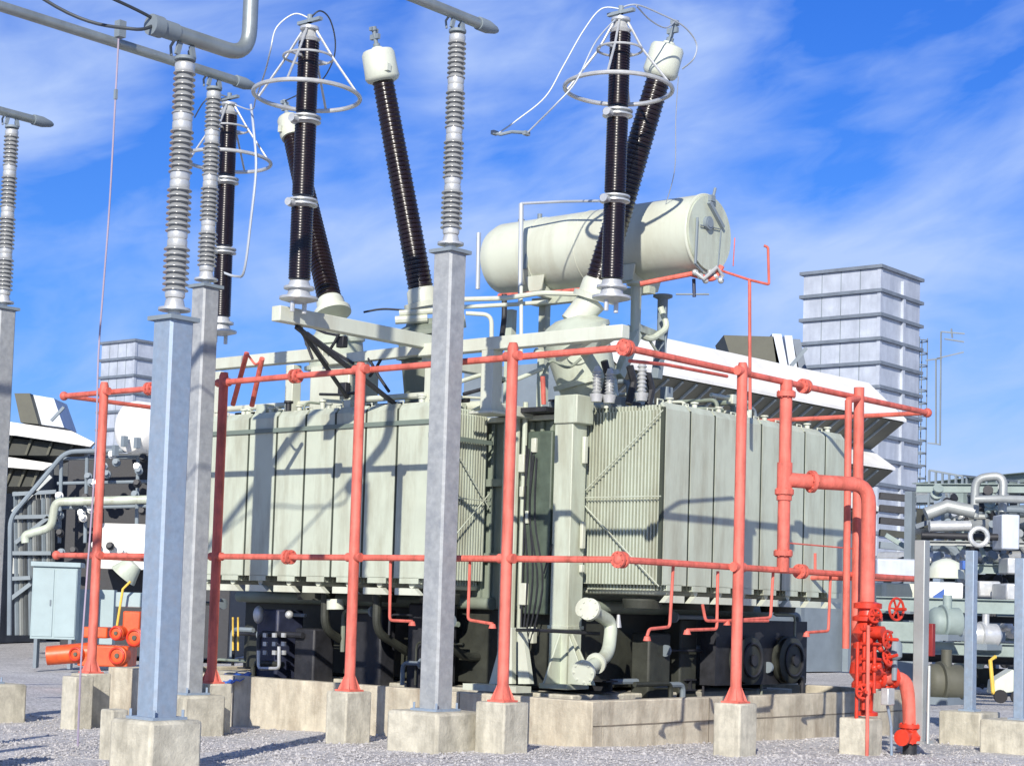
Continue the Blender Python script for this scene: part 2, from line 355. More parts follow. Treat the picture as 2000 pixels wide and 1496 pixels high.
# ------------------------------------------------------------------ busbar supports
def sheds(h0, h1, ro, ri, pitch):
    n = max(2, int(round((h1 - h0) / pitch))); p = (h1 - h0) / n; out = []
    for i in range(n):
        a = h0 + i * p
        out += [(a, ri), (a + p * .28, ri), (a + p * .36, ro), (a + p * .5, ro), (a + p * .95, ri * 1.04)]
    out.append((h1, ri)); return out

def busbar_support(base, ztop, zins, wcol, blk, zblk, label, zb=None, rins=.115, cm='galvgrey'):
    base = Vector(base); zb = base.z if zb is None else zb
    t = empty('busbar_support', (base.x, base.y, zb), label, 'busbar support', 'tall busbar supports along the transformer')
    P = lambda z: Vector((base.x, base.y, z))
    m = MB(); m.cb(P((zblk + zb - .5) / 2), blk, blk, zblk - zb + .5); m.build('footing', M['conc'], t, .035)
    h = wcol / 2; c = h * .18
    oc = [(-h + c, -h), (h - c, -h), (h, -h + c), (h, h - c), (h - c, h), (-h + c, h), (-h, h - c), (-h, -h + c)]
    m = MB(); m.prism([P(zblk) + U3 * a + V3 * b for a, b in oc], Z3 * (ztop - zblk - .02))
    m.build('column', M[cm], t)
    m = MB(); m.cb(P(zblk + .0125), wcol + .12, wcol + .12, .025)
    for a in (-1, 1):
        for b in (-1, 1): m.cyl(P(zblk + .02) + U3 * a * (h + .03) + V3 * b * (h + .03), P(zblk + .09) + U3 * a * (h + .03) + V3 * b * (h + .03), .014, 6)
    m.build('base_plate', M['galv'], t)
    m = MB(); m.cb(P(ztop), wcol + .07, wcol + .07, .04); m.build('cap_plate', M['slate'], t)
    H = zins - ztop; fit = MB()
    fit.lathe(P(ztop + .02), Z3, [(0, .06), (.05, .06), (.06, .15), (.085, .15), (.09, .1), (.16, .085), (.2, .06)], 20); fit.build('insulator_foot', M['bright'], t)
    z0 = .2; seg = (H - .2 - .06) / 4
    for k in range(4):
        a = z0 + k * seg
        ins = MB(); ins.lathe(P(ztop), Z3, sheds(a + .05, a + seg - .07, rins * (1.04 - .05 * k), rins * .72 * (1.04 - .05 * k), .058), 22); ins.build('insulator', M['porc'], t, ang=60)
        for q in (a, a + seg - .08):
            fit = MB(); fit.lathe(P(ztop + q), Z3, [(0, rins * .74), (.02, rins * .8), (.065, rins * .8), (.08, rins * .7)], 18); fit.build('metal_fitting', M['bright'], t)
    m = MB(); m.disc(P(zins - .02), Z3, .1, .03, 16)
    for a in (-1, 1):
        m.bar(P(zins) + U3 * a * .1, P(zins + .12) + U3 * a * .07, .03, .05); m.tube([P(zins) + V3 * .07 + U3 * a * .11, P(zins + .09) + V3 * .085 + U3 * a * .11, P(zins + .17) + U3 * a * .11], .014, 6)
    m.build('clamp', M['slate'], t)
    return t

S = {}
near = ptz(306, 1399, .49); near = Vector((near.x, near.y, 0)); nl = loc(near)
zt = pt(334, 624, near.y).z; zi = pt(366, 112, near.y).z
busbar_support((near.x, near.y, -.02), zt, zi, .275, .60, .47, 'busbar support nearest on the left, thick blue-grey column and stout ribbed insulator', rins=.118, cm='galv')
S['c'] = w(-1.75, .85); S['l2'] = w(-1.86, 4.93); S['l0'] = w(-1.9, 9.3)
busbar_support(S['c'] + Z3 * -.02, 5.56, 8.12, .275, .76, .42, 'busbar support in the middle of the yard, in front of the pale radiators', rins=.118)
busbar_support(S['l2'] + Z3 * -.13, 5.52, 8.10, .255, .66, .38, 'busbar support partly behind the nearest left column', rins=.118)
busbar_support(S['l0'] + Z3 * -.24, 5.60, 8.25, .275, .85, .30, 'busbar support at the left edge, farthest of the tall supports', rins=.118)
# added posts outside the frame to the left throw the shadows on the gravel
def bus_tube(name, pts, r, label, cap=True, fil=.25):
    t = empty(name, pts[0], label, 'busbar', 'aluminium busbar tubes'); m = MB(); m.tube(pts, r, 16, fil=fil, seg=8); m.build('tube', M['alu'], t)
    if cap:
        e = Vector(pts[-1]); d = (e - Vector(pts[-2])).normalized(); MB().lathe(e, d, [(0, r * 1.25), (.16, r * 1.25), (.3, r * .75), (.34, r * .4)], 16).build('end_cap', M['slate'], t)
    return t
zc = 8.12 + .17
e2 = w(-1.86 + .35, 4.93, 8.27); bus_tube('busbar_tube', [w(-13, 4.93, 8.27), e2], .062, 'long grey busbar tube crossing the top left corner, ending in a cone')
ec = w(-1.75 + .35, .85, 8.29); bus_tube('busbar_tube', [w(-13, .85, 8.29), ec], .062, 'grey busbar tube end on top of the middle support')
e0 = w(-1.9 + .35, 9.3, 8.42); bus_tube('busbar_tube', [w(-13, 9.3, 8.42), e0], .062, 'grey busbar tube end on the support at the left edge')
znt = zi + .2
pN = [hv(310, 42, nl[1]), None]
u_s = loc(ptz(312, 45, znt))[0]; u_e = loc(ptz(441, 92, znt))[0]
tN = bus_tube('busbar_tube', [w(u_s, nl[1], znt), w(nl[0] + .78, nl[1], znt), w(nl[0] + .78, nl[1], znt + 3.2)], .075, 'grey busbar tube bending straight up above the nearest left support', cap=False, fil=.28)
MB().lathe(w(u_s - .02, nl[1], znt), U3, [(0, .1), (.12, .1), (.13, .085), (.3, .085)], 16).build('end_clamp', M['slate'], tN)
m = MB(); a = w(u_s + .02, nl[1], znt)
m.tube(spline([a, a - U3 * .25 - Z3 * .10, w(loc(a)[0] - .6, nl[1] + .5, znt + .05), w(loc(a)[0] - 1.6, nl[1] + 1.0, znt + .55), w(loc(a)[0] - 3.6, nl[1] + 1.2, znt + .8)]), .016, 8)
m.tube(spline([a + Z3 * .06, a - U3 * .5 + Z3 * .12, a - U3 * 2.2 + Z3 * .25, a - U3 * 4 + Z3 * .35]), .016, 8)
tag(m.build('flexible_jumper', M['wiredk']), 'dark flexible jumper cables hanging off the bent busbar tube end', 'cable')
# earthing cable hanging from the long tube
k = loc(ptz(235, 62, 8.27)); p0 = w(k[0], 4.93, 8.25); k = loc(p0)
m = MB(); yb = p0.y
pts = [pt(232, 70, yb), pt(226, 180, yb), pt(214, 400, yb), pt(202, 560, yb), pt(192, 700, yb), pt(186, 900, yb), pt(168, 1150, yb), pt(158, 1300, yb - .6), ptz(152, 1455, 0)]
m.tube(spline(pts, 5), .011, 6); t = tag(m.build('earth_cable', M['pipewire']), 'thin violet grey earthing cable hanging from the long busbar tube to the ground', 'cable')
MB().cb(pt(235, 58, yb), .1, .1, .2).build('clamp', M['slate'], t); MB().cb(pt(226, 185, yb), .035, .035, .12).build('ferrule', M['slate'], t)
# added posts left of the frame, unseen, sized to cast ground shadows
for (uu, vv, hh_, ww) in ((-9.5, 2.15, 3.3, .14), (-8.9, 1.6, 2.3, .12), (-9.0, .65, 1.7, .34)):
    e = empty('steel_post', w(uu, vv, 0), 'added short grey steel post out of view at left, placed only to cast its shadow', 'steel post', 'added shadow-casting posts left of the picture')
    m = MB(); m.bar(w(uu, vv, -.1), w(uu, vv, hh_), ww, ww); m.build('shaft', M['galvgrey'], e, .01); MB().cb(w(uu, vv, .02), ww + .1, ww + .1, .03).build('base_plate', M['galvgrey'], e)
tag(MB().cb(ptz(219, 1482, -.05) + Z3 * .2, .2, .2, .6).build('marker_block', M['conc'], bev=.02), 'small upright concrete block left of the nearest support footing', 'concrete block')
# ------------------------------------------------------------------ the transformer
T = empty('power_transformer', w(4.2, 4.8, .5), 'large pale green power transformer with tall black bushings and radiator banks', 'transformer')
def part(mb, name, m, parent=T, bev=0, label=None, ang=35):
    o = mb.build(name, m, parent, bev, ang)
    if label: o['label'] = label
    return o

m = MB(); m.lb(1.85, 6.45, 1.85, 8.15, 1.55, 4.06)
part(m, 'tank', M['greendk'], bev=.015)
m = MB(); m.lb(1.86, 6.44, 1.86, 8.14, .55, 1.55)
part(m, 'tank_belly', M['shadegrime'], bev=.015)  # lower tank coloured darker to paint the shade under the radiators
m = MB(); m.lb(1.72, 6.6, 1.72, 8.3, 4.063, 4.13)
part(m, 'tank_cover', M['cream'], bev=.01)
m = MB()
for i in range(9):
    v = 1.98 + i * .17
    m.lb(1.80, 1.85, v, v + .05, 1.6, 4.05)
for z in (2.2, 3.2): m.lb(1.74, 1.85, 1.95, 8.1, z, z + .1); m.lb(1.9, 6.4, 1.74, 1.85, z, z + .1)
part(m, 'stiffener', M['greendk'])
# corner column with its head box, feet and fittings
m = MB(); m.lb(1.52, 1.82, 1.60, 1.90, .62, 4.2); cc = part(m, 'corner_column', M['green'], bev=.012)
part(MB().lb(1.49, 1.85, 1.52, 1.90, 3.97, 4.34), 'head_box', M['green'], cc, bev=.015)
m = MB(); m.lb(1.44, 1.90, 1.52, 1.98, .56, .63)
m.prism([w(1.5, 1.56, .63), w(1.5, 1.56, 1.25), w(1.5, 1.25, .63)], U3 * .03); m.prism([w(1.6, 1.6, .63), w(1.6, 1.6, 1.3), w(1.6, 1.2, .63)], U3 * .03)
m.prism([w(1.52, 1.7, .63), w(1.52, 1.7, 1.3), w(1.2, 1.7, .63)], V3 * .03)
m.lb(1.50, 1.84, 1.58, 1.92, 1.32, 1.37)
part(m, 'jacking_foot', M['green'], cc, bev=.008)
m = MB(); m.cyl(hu(1078, 1062, 1.50), hu(1062, 1120, 1.5), .012, 6); part(m, 'lifting_rod', M['dark'], cc)
for (x, y, dz) in ((1120, 880, .35), (1118, 1045, .35), (1122, 1110, .1)):
    p = hu(x, y, 1.72); part(MB().cb(w(1.72, 1.55, p.z), .07, .05, dz), 'cable_cover', M['cream'], cc, bev=.01)

# radiators
ZB, ZT = 1.90, 4.18
def radiator(o, al, dp, wdt, depth):
    """o: outer corner at ground level, al: along the bank, dp: inwards"""
    r = MB(); nf = int(depth / .052)
    for i in range(nf):
        ins_ = .022 if i == 0 else .055; q = o + dp * (i * depth / nf) + al * ins_; t = .022 if i else .012; W = wdt - 2 * ins_
        r.ob(q + Z3 * (ZB + .02), al * W, dp * t, Z3 * (ZT - ZB - .06))
        if i == 0:      # pressed face of the outermost fin: chamfered top and bottom
            r.prism([q + Z3 * (ZT - .04), q + dp * .03 + Z3 * (ZT - .04), q + dp * .10 + Z3 * (ZT + .03), q + dp * .07 + Z3 * (ZT + .05)], al * W)
        else:
            r.ob(q + Z3 * (ZT - .04) + al * .05, al * (W - .1), dp * t, Z3 * .07)
        r.ob(q + Z3 * (ZB - .05) + al * .10, al * (W - .2), dp * t, Z3 * .08)
    return r
def bank(o, al, dp, n, wdt, depth, skip=()):
    first = None
    for i in range(n):
        oo = o + al * (wdt * i)
        if first is None:
            r = empty_part('radiator', oo, T)
            part(radiator(oo, al, dp, wdt, depth), 'fin_pack', M['green'], r)
            h = MB(); h.ob(oo - al * .02 + dp * .005 + Z3 * (ZB + .03), al * .04, dp * .05, Z3 * (ZT - ZB - .05)); part(h, 'gap_shade_strip', M['gapshade'], r)  # dark strip standing in for the shade in the gap between radiators
            h = MB(); c = oo + al * wdt / 2
            h.cyl(c + Z3 * ZT + dp * .06, c + Z3 * ZT + dp * (depth + .12), .05, 12); part(h, 'header_pipe', M['cream'], r)
            h = MB(); h.cyl(c + Z3 * (ZB - .06) + dp * .06, c + Z3 * (ZB - .06) + dp * (depth + .12), .05, 12); part(h, 'header_pipe', M['cream'], r)
            h = MB(); q = oo + Z3 * (ZB - .2)
            h.prism([q + al * .07 + dp * .0, q + al * (wdt - .05), q + al * (wdt - .05) + Z3 * .09, q + al * .19 + Z3 * .09], dp * .08)
            part(h, 'foot_rail', M['cream'], r)
            h = MB(); h.cyl(c + Z3 * (ZT + .03) + dp * .14, c + Z3 * (ZT + .13) + dp * .14, .035, 10); h.disc(c + Z3 * (ZT + .12) + dp * .14, Z3, .055, .02, 12); part(h, 'air_vent', M['cream'], r)
            h = MB(); h.tube([oo + al * .1 + Z3 * (ZT + .02) + dp * .2, oo + al * .1 + Z3 * (ZT + .1) + dp * .2, oo + al * .22 + Z3 * (ZT + .1) + dp * .2, oo + al * .22 + Z3 * (ZT + .02) + dp * .2], .012, 6); part(h, 'lifting_eye', M['cream'], r)
            first = r; base = oo.copy()
        else:
            r = copy_tree(first, T); r.location = Vector(first.location) + (oo - base)
def empty_part(name, p, parent):
    e = bpy.data.objects.new(name, None); e.empty_display_size = .1; col.objects.link(e); e.parent = parent; e.location = Vector(p) - parent_world(parent); return e
bank(w(.5, 3.16), V3, U3, 8, .585, 1.22, skip=(1,))
bank(w(1.87, .4), U3, V3, 8, .565, 1.32)
# bank collectors, bracing rods, mid rails
m = MB()
m.tube([w(1.78, 3.1, 4.3), w(1.78, 8.2, 4.3)], .085, 14); part(m, 'collector_pipe', M['cream'])
m = MB(); m.tube([w(1.8, 1.74, 4.26), w(6.5, 1.74, 4.26)], .075, 14); part(m, 'collector_pipe', M['cream'])
m = MB(); m.tube([w(1.78, 3.1, 1.62), w(1.78, 8.2, 1.62)], .085, 14); part(m, 'collector_pipe', M['greendk'])
m = MB(); m.tube([w(1.87, 1.74, 1.62), w(6.5, 1.74, 1.62)], .085, 14); part(m, 'collector_pipe', M['greendk'])
def brace(pts, r=.009):
    part(MB().tube(pts, r, 6), 'bracing_rod', M['green'])
x = 1.85
brace([w(x, 1.72, 3.05), w(x, .42, 4.12)]); brace([w(x, 1.72, 3.0), w(x, .42, 1.9)]); brace([w(x, 1.72, 3.03), w(x, .42, 3.03)])
brace([w(.52, 3.14, 4.1), w(1.7, 3.14, 2.9)]); brace([w(.52, 3.14, 2.05), w(1.7, 3.14, 3.1)]); brace([w(.52, 3.14, 3.0), w(1.7, 3.14, 3.0)])
m = MB(); m.lb(.47, .50, 3.13, 7.86, 3.93, 3.99); part(m, 'strap', M['strap'])
m = MB(); m.lb(.47, 1.72, 3.13, 3.16, 3.75, 3.81); part(m, 'strap', M['strap'])
# recess between the column and the left bank: cable ducts, boxes, green cabinet
m = MB(); m.lb(1.60, 1.85, 2.0, 2.42, 1.5, 3.9); part(m, 'marshalling_cabinet', M['greenblack'], bev=.02)
for k, (v, z0, z1, r) in enumerate([(2.52, .7, 4.3, .035), (2.66, 1.0, 4.2, .05), (2.85, .6, 4.1, .03), (1.98, 2.6, 4.1, .02)]):
    part(MB().tube([w(1.66, v, z0), w(1.66, v, z1)], r, 8), 'cable_duct', M['green'])
for (x, y, s) in ((1022, 905, .10), (1030, 1010, .07), (1025, 1160, .12), (1045, 870, .08), (1040, 1240, .09), (1020, 960, .06)):
    p = hu(x, y, 1.6); part(MB().cb(p, s, s, s * 2.4), 'junction_box', M['cream'], bev=.01)
for k in range(5):
    p = hu(1028 + 5 * k, 870 + 6 * k, 1.56)
    part(MB().tube(spline([p, p - Z3 * .8 + V3 * .05 * (k % 2), p - Z3 * 1.7 - V3 * .04 * k, p - Z3 * 2.7 + V3 * .03 * k], 5), .012, 6), 'control_cable', M['dark'])
part(MB().lb(1.45, 1.85, 2.0, 3.1, 4.14, 4.2), 'ledge', M['dark'])
# bottom side: skids, pumps, elbow pipes, boxes, wheels in the shade under the radiators
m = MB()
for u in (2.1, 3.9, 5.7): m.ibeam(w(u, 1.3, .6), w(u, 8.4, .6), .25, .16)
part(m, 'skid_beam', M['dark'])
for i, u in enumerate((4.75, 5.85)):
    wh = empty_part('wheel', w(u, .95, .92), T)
    m = MB(); m.lathe(w(u, .86, .95), V3, [(0, .12), (.02, .30), (.04, .34), (.05, .33), (.12, .31), (.13, .34), (.17, .34)], 28); part(m, 'tread', M['shadegrime'], wh)
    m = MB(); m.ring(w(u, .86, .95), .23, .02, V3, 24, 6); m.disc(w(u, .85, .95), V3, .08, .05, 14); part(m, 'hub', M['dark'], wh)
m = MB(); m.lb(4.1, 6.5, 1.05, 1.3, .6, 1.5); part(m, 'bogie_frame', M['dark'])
e = M['green']
p1, p2, p3, p4 = hv(1152, 1190, 1.0), hv(1195, 1215, 1.1), hv(1188, 1278, .95), hv(1140, 1312, .8)
part(MB().tube([p1, p2, p3, p4], .085, 14, fil=.18), 'oil_elbow_pipe', M['green'])
part(MB().flg(p1, p2 - p1, .14, .05, 20), 'pipe_flange', M['cream']); part(MB().flg(p4, p4 - p3, .15, .05, 20), 'pipe_flange', M['cream'])
part(MB().disc((p3 + p4) / 2, p4 - p3, .13, .04, 20), 'pipe_flange', M['cream'])
part(MB().cyl(hv(1140, 1185, 1.25), hv(1155, 1195, 1.25), .13, 18), 'oil_pump', M['cream'])
part(MB().cyl(hv(1208, 1225, 1.1), hv(1208, 1200, 1.1), .04, 12, .02), 'sensor', M['bright'])
m = MB(); m.tube([hu(1010, 1230, 1.25), hv(1040, 1230, 1.3), hv(1170, 1237, 1.25)], .022, 8); part(m, 'drain_pipe', M['dark'])
# left hand undercroft
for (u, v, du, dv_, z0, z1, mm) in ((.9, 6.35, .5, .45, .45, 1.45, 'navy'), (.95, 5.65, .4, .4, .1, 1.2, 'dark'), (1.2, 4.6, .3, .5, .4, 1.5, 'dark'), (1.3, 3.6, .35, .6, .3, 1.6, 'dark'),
                                 (2.9, 1.3, .5, .3, .3, 1.3, 'shadegrime'), (3.7, 1.35, .4, .3, .3, 1.5, 'shadegrime')):
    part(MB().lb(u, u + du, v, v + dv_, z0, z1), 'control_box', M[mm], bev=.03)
for a in range(3):
    for b in range(3):
        p = hu(518 + 18 * a, 1240 + 17 * b, .78)
        part(MB().cb(p, .03, .07, .06), 'terminal', M['bright'])
part(MB().tube([hu(505, 1270, .7), hu(505, 1305, .7), hu(545, 1305, .7), hu(545, 1262, .7)], .025, 8, fil=.06), 'earth_loop', M['bright'])
part(MB().tube([hu(455, 1205, .7), hu(455, 1270, .7), hu(465, 1270, .7), hu(465, 1205, .7)], .015, 8), 'gauge_glass', M['yellow'])
part(MB().ball(hu(565, 1200, .7), .06), 'lamp', M['bright']); part(MB().ball(hu(505, 1200, .75), .08, sz=1.6), 'valve_body', M['bright'])
for v in (3.3, 4.3, 5.3):
    part(MB().tube([w(.8, v, 1.7), w(.8, v, 1.2), w(1.6, v + .1, .9), w(1.9, v + .1, .9)], .06, 10, fil=.2), 'oil_pipe', M['shadegrime'])
m = MB(); m.prism([hu(985, 1225, 1.2), hu(1000, 1225, 1.2), hu(1000, 1335, 1.2), hu(955, 1335, 1.2)], U3 * .08); m.prism([hu(1012, 1225, 1.2), hu(1020, 1225, 1.2), hu(1035, 1335, 1.2), hu(1012, 1335, 1.2)], U3 * .08)
m.cb(hu(970, 1343, 1.1), .3, .9, .08); part(m, 'support_leg', M['cream'])
part(MB().cyl(hu(655, 1170, .8), hu(655, 1190, .8), .12, 16), 'fan_hub', M['cream'])
for v in (3.45, 4.6, 5.8):
    f = MB(); f.lathe(w(1.1, v, 1.60), Z3, [(0, .26), (.12, .28), (.14, .27)], 24); part(f, 'cooling_fan', M['shadegrime'])
for u in (2.3, 3.4, 4.5, 5.6):
    f = MB(); f.lathe(w(u, 1.0, 1.62), Z3, [(0, .24), (.1, .26), (.12, .25)], 24); part(f, 'cooling_fan', M['shadegrime'])

rk = random.Random(77)
for k in range(30):      # small pipework and fittings in the dark space below the coolers
    if k % 2: a = w(rk.uniform(.8, 1.5), rk.uniform(2.8, 7.6), rk.uniform(.6, 1.6)); dd = V3
    else: a = w(rk.uniform(2.3, 6.2), rk.uniform(.8, 1.5), rk.uniform(.6, 1.6)); dd = U3
    b = a + dd * rk.uniform(.3, 1.0); c = b - Z3 * rk.uniform(.2, .7)
    part(MB().tube([a, b, c], rk.uniform(.015, .045), 8, fil=.1), 'under_pipe', M[rk.choice(['shadegrime', 'dark', 'greendk', 'slate'])])
    if k % 3 == 0: part(MB().disc(a, dd, .08, .04, 12), 'pipe_flange', M['slate'])
# turrets and main bushings
def bushing(base, top, capl, capr, rb, rt, sharp, label):
    base, top = Vector(base), Vector(top); d = top - base; Ln = d.length; dn = d.normalized()
    b = empty_part('bushing', base, T); b['label'] = label
    m = MB(); m.lathe(base, dn, [(-.02, rb * 1.5), (.05, rb * 1.5), (.06, rb * 1.18), (.22, rb * 1.12), (.26, rb * .95)], 26); part(m, 'flange', M['cream'], b)
    n = int(Ln / .034); prof = []
    a0 = .24; a1 = Ln - .02
    for i in range(n):
        t = i / n; h = a0 + (a1 - a0) * t; p = (a1 - a0) / n; r = rb + (rt - rb) * t; ro = r * (1.0 if i % 2 else .93)
        prof += [(h, r * .92), (h + p * .35, ro), (h + p * .5, ro), (h + p * .95, r * .925)]
    m = MB(); m.lathe(base, dn, prof, 26); part(m, 'porcelain', M['brown'], b, ang=50)
    m = MB(); m.lathe(top, dn, [(-.02, rt * 1.15), (0, capr * .9), (.04, capr), (capl * .4, capr * .97), (capl * .9, capr * .95), (capl, capr * .85), (capl + .03, capr * .35), (capl + .05, capr * .3)], 26); c = part(m, 'cap', M['cream'], b)
    m = MB(); m.lathe(top + dn * (capl + .04), dn, [(0, .05), (.06, .05), (.07, .03), (.24, .03), (.25, .045), (.3, .045)], 12)
    m.cb(top + dn * (capl + .2), .05, .16, .07); m.cb(top + dn * (capl + .3), .14, .05, .05); part(m, 'terminal', M['slate'], c)
    m = MB(); x = dn.cross(Z3).normalized(); m.cb(top + dn * capl * .3 - x * capr * 1.0, .07, .07, .1); part(m, 'lug', M['cream'], c)
    return top + dn * (capl + .33)
bt = {}
bt[1] = bushing(pt(828, 598, 25.2), pt(748, 158, 24.9), .42, .245, .185, .155, 0, 'black bushing leaning left, standing clear against the sky')
bt[2] = bushing(pt(650, 612, 27.2), pt(571, 268, 28.2), .36, .19, .19, .15, 0, 'black bushing crossing behind the arrester with two ring guards')
bt[3] = bushing(pt(1160, 582, 23.9), pt(1288, 148, 23.3), .40, .235, .19, .165, 0, 'black bushing leaning right with a star shaped pale head')
# turret of the right bushing: tilted barrel
a, b_ = pt(1152, 765, 24.0), pt(1118, 640, 23.9); d = (b_ - a)
m = MB(); m.lathe(a, d, [(-.15, .36), (.12, .40), (.13, .46), (.19, .46), (.20, .41), (.78, .45), (.80, .50), (.86, .50), (.875, .47), (.96, .34), (1.02, .2)], 34); tr = part(m, 'turret', M['green'])
m = MB(); m.cyl(b_ + d.normalized() * .05, pt(1158, 586, 23.9), .17, 20, .2); part(m, 'neck', M['cream'], tr)
part(MB().disc(a + d * .55 - Vector((0, .43, 0)) + Vector((-.05, 0, 0)), Vector((0, 1, .15)), .16, .05, 24), 'inspection_cover', M['green'], tr)
part(MB().cb(pt(1130, 652, 23.4), .12, .02, .07, Vector((1, 0, 0)), Vector((0, 1, 0))), 'rating_plate', M['dark'], tr)
# turret of the middle bushing
a, b_ = pt(842, 742, 25.4), pt(832, 622, 25.3)
m = MB(); m.lathe(a, b_ - a, [(-.4, .40), (.02, .40), (.3, .40), (.32, .47), (.38, .47), (.40, .42), (.62, .42), (.64, .48), (.7, .48), (.78, .3), (.86, .26)], 30); part(m, 'turret', M['greendk'])
a, b_ = pt(662, 760, 27.3), pt(652, 640, 27.2)
m = MB(); m.lathe(a, b_ - a, [(-.4, .42), (.3, .42), (.32, .5), (.38, .5), (.40, .42), (.68, .42), (.7, .46), (.75, .46), (.86, .3), (.95, .25)], 30); part(m, 'turret', M['green'])

# bracket frame carrying the arresters
zB = 4.98
m = MB(); m.bar(w(.93, .35, zB), w(.93, 3.75, zB), .16, .17); part(m, 'bracket_beam', M['cream'], bev=.012)
m = MB(); m.bar(w(-1.75, 3.72, zB + .12), w(1.6, 3.72, zB + .12), .16, .19); part(m, 'bracket_beam', M['cream'], bev=.012)
m = MB(); m.bar(w(1.13, 5.8, zB + .12), w(1.13, 8.35, zB + .12), .16, .17); part(m, 'bracket_beam', M['cream'], bev=.012)
m = MB(); m.bar(w(1.05, 3.8, zB - .1), w(2.2, 3.8, zB - .1), .14, .16); m.bar(w(1.0, 3.75, zB + .02), w(1.13, 5.85, zB + .02), .12, .14); part(m, 'bracket_beam', M['cream'], bev=.01)
m = MB(); m.lb(.85, 1.05, 2.42, 2.62, 4.1, zB - .08); m.lb(.75, 1.15, 2.32, 2.72, 4.06, 4.1); m.bar(w(.95, 2.5, 4.15), w(1.9, 2.5, 4.15), .14, .14); part(m, 'bracket_post', M['cream'], bev=.01)
m = MB(); m.lb(1.0, 1.16, 3.6, 3.76, 4.2, zB); part(m, 'bracket_post', M['cream'], bev=.01)
for v in (6.4, 8.0): m = MB(); m.lb(1.05, 1.22, v, v + .16, 4.2, zB); part(m, 'bracket_post', M['cream'], bev=.01)
m = MB(); m.bar(pt(1090, 700, 22.9), pt(1185, 640, 22.2), .09, .09); m.bar(w(1.0, .6, zB), w(1.95, 1.8, zB - .02), .1, .12); part(m, 'brace', M['cream'])
m = MB(); m.bar(w(-1.4, 3.72, zB), w(.7, 4.0, 4.25), .05, .05, V3); m.bar(w(-1.4, 3.72, zB + .04), w(.2, 4.4, 4.3), .04, .04, V3); part(m, 'brace', M['dark'])
# square turret cabinet below the second bushing with small parts
m = MB(); m.lb(1.15, 1.75, 5.35, 6.15, 4.2, 4.95); part(m, 'terminal_box', M['cream'], bev=.02)
part(MB().cb(hu(668, 668, 1.1), .1, .14, .16), 'gauge_box', M['dark'], bev=.01); part(MB().cb(hu(672, 760, 1.1), .1, .16, .18), 'gauge_box', M['dark'], bev=.01)
for k, (x0, y0, x1, y1) in enumerate([(600, 650, 690, 710), (606, 660, 640, 712), (612, 640, 660, 655), (720, 700, 760, 765), (722, 735, 745, 700), (625, 770, 705, 766), (585, 628, 610, 700), (640, 690, 668, 640)]):
    part(MB().tube([hu(x0, y0, 1.02), hu((x0 + x1) / 2, (y0 + y1) / 2 + 3, 1.0), hu(x1, y1, 1.02)], .022, 6), 'control_cable', M['dark'])
# pipework over the cover
def pp(pts, r, mm='cream', name='pipe', fil=.12): part(MB().tube(pts, r, 9, fil=fil), name, M[mm])
pp([pt(905, 585, 24), pt(985, 583, 24), pt(1060, 572, 24.2), pt(1130, 575, 24.2)], .035)
pp([pt(905, 600, 24.6), pt(1000, 595, 24.6), pt(1070, 590, 24.4)], .03)
pp([pt(910, 612, 24.2), pt(960, 615, 24.2), pt(960, 760, 24.2)], .03)
pp([pt(780, 612, 25), pt(900, 604, 25), pt(905, 640, 25)], .045); pp([pt(772, 626, 25), pt(835, 622, 25)], .06)
pp([pt(985, 575, 25.5), pt(985, 620, 25.5), pt(975, 700, 25)], .04, 'dark')
pp([pt(935, 455, 27), pt(933, 565, 27)], .035, 'wire')
pp([pt(1018, 398, 25), pt(1016, 590, 25)], .035, 'wire'); pp([pt(1018, 398, 25), pt(1100, 394, 24.7), pt(1170, 393, 24.2)], .02, 'wire')
pp([pt(1018, 690, 24), pt(1018, 560, 24.3)], .025)
pp([w(2.2, 1.9, 4.35), w(2.9, 2.6, 4.9), w(2.9, 3.4, 5.2)], .05, 'green'); pp([w(2.5, 1.7, 4.3), w(4.5, 1.7, 4.35), w(6.3, 1.8, 4.35)], .04, 'cream')
pp([pt(900, 745, 23.6), pt(945, 730, 23.6), pt(1000, 745, 23.4), pt(1060, 720, 23.4)], .03, 'green')
pp([pt(905, 770, 23.2), pt(960, 755, 23.4), pt(1000, 735, 23.6)], .025, 'dark')
pp([pt(1062, 730, 23.4), pt(1075, 700, 23.4), pt(1110, 722, 23.3), pt(1135, 700, 23.3)], .02, 'greendk')
pp([w(1.2, 3.3, 4.42), w(1.2, 8.1, 4.42)], .045, 'cream'); pp([w(1.4, 3.3, 4.34), w(1.4, 8.0, 4.36)], .03, 'dark')
pp([pt(710, 610, 25), pt(745, 603, 25), pt(790, 606, 25)], .015, 'dark')
rr = random.Random(11)
for k in range(46):
    u, v = rr.choice([(rr.uniform(.7, 1.9), rr.uniform(3.3, 8.0)), (rr.uniform(1.9, 6.3), rr.uniform(.8, 2.2))]); s = rr.uniform(.04, .11)
    if k % 3 == 0: part(MB().lathe(w(u, v, 4.2), Z3, [(0, s), (.05, s), (.06, s * .6), (.16, s * .6), (.17, s * .9), (.2, s * .9)], 12), 'valve', M[rr.choice(['cream', 'bright', 'dark'])])
    elif k % 3 == 1: part(MB().cb(w(u, v, 4.28), s * 2, s * 2.4, s * 2.2), 'junction_box', M[rr.choice(['cream', 'green', 'slate'])], bev=.008)
    else: pp([w(u, v, 4.15), w(u, v, 4.38), w(u + rr.uniform(-.5, .5), v + rr.uniform(-.4, .4), 4.38), w(u + .3, v, 4.2)], .018, rr.choice(['cream', 'dark', 'greendk']))
rc = random.Random(5)
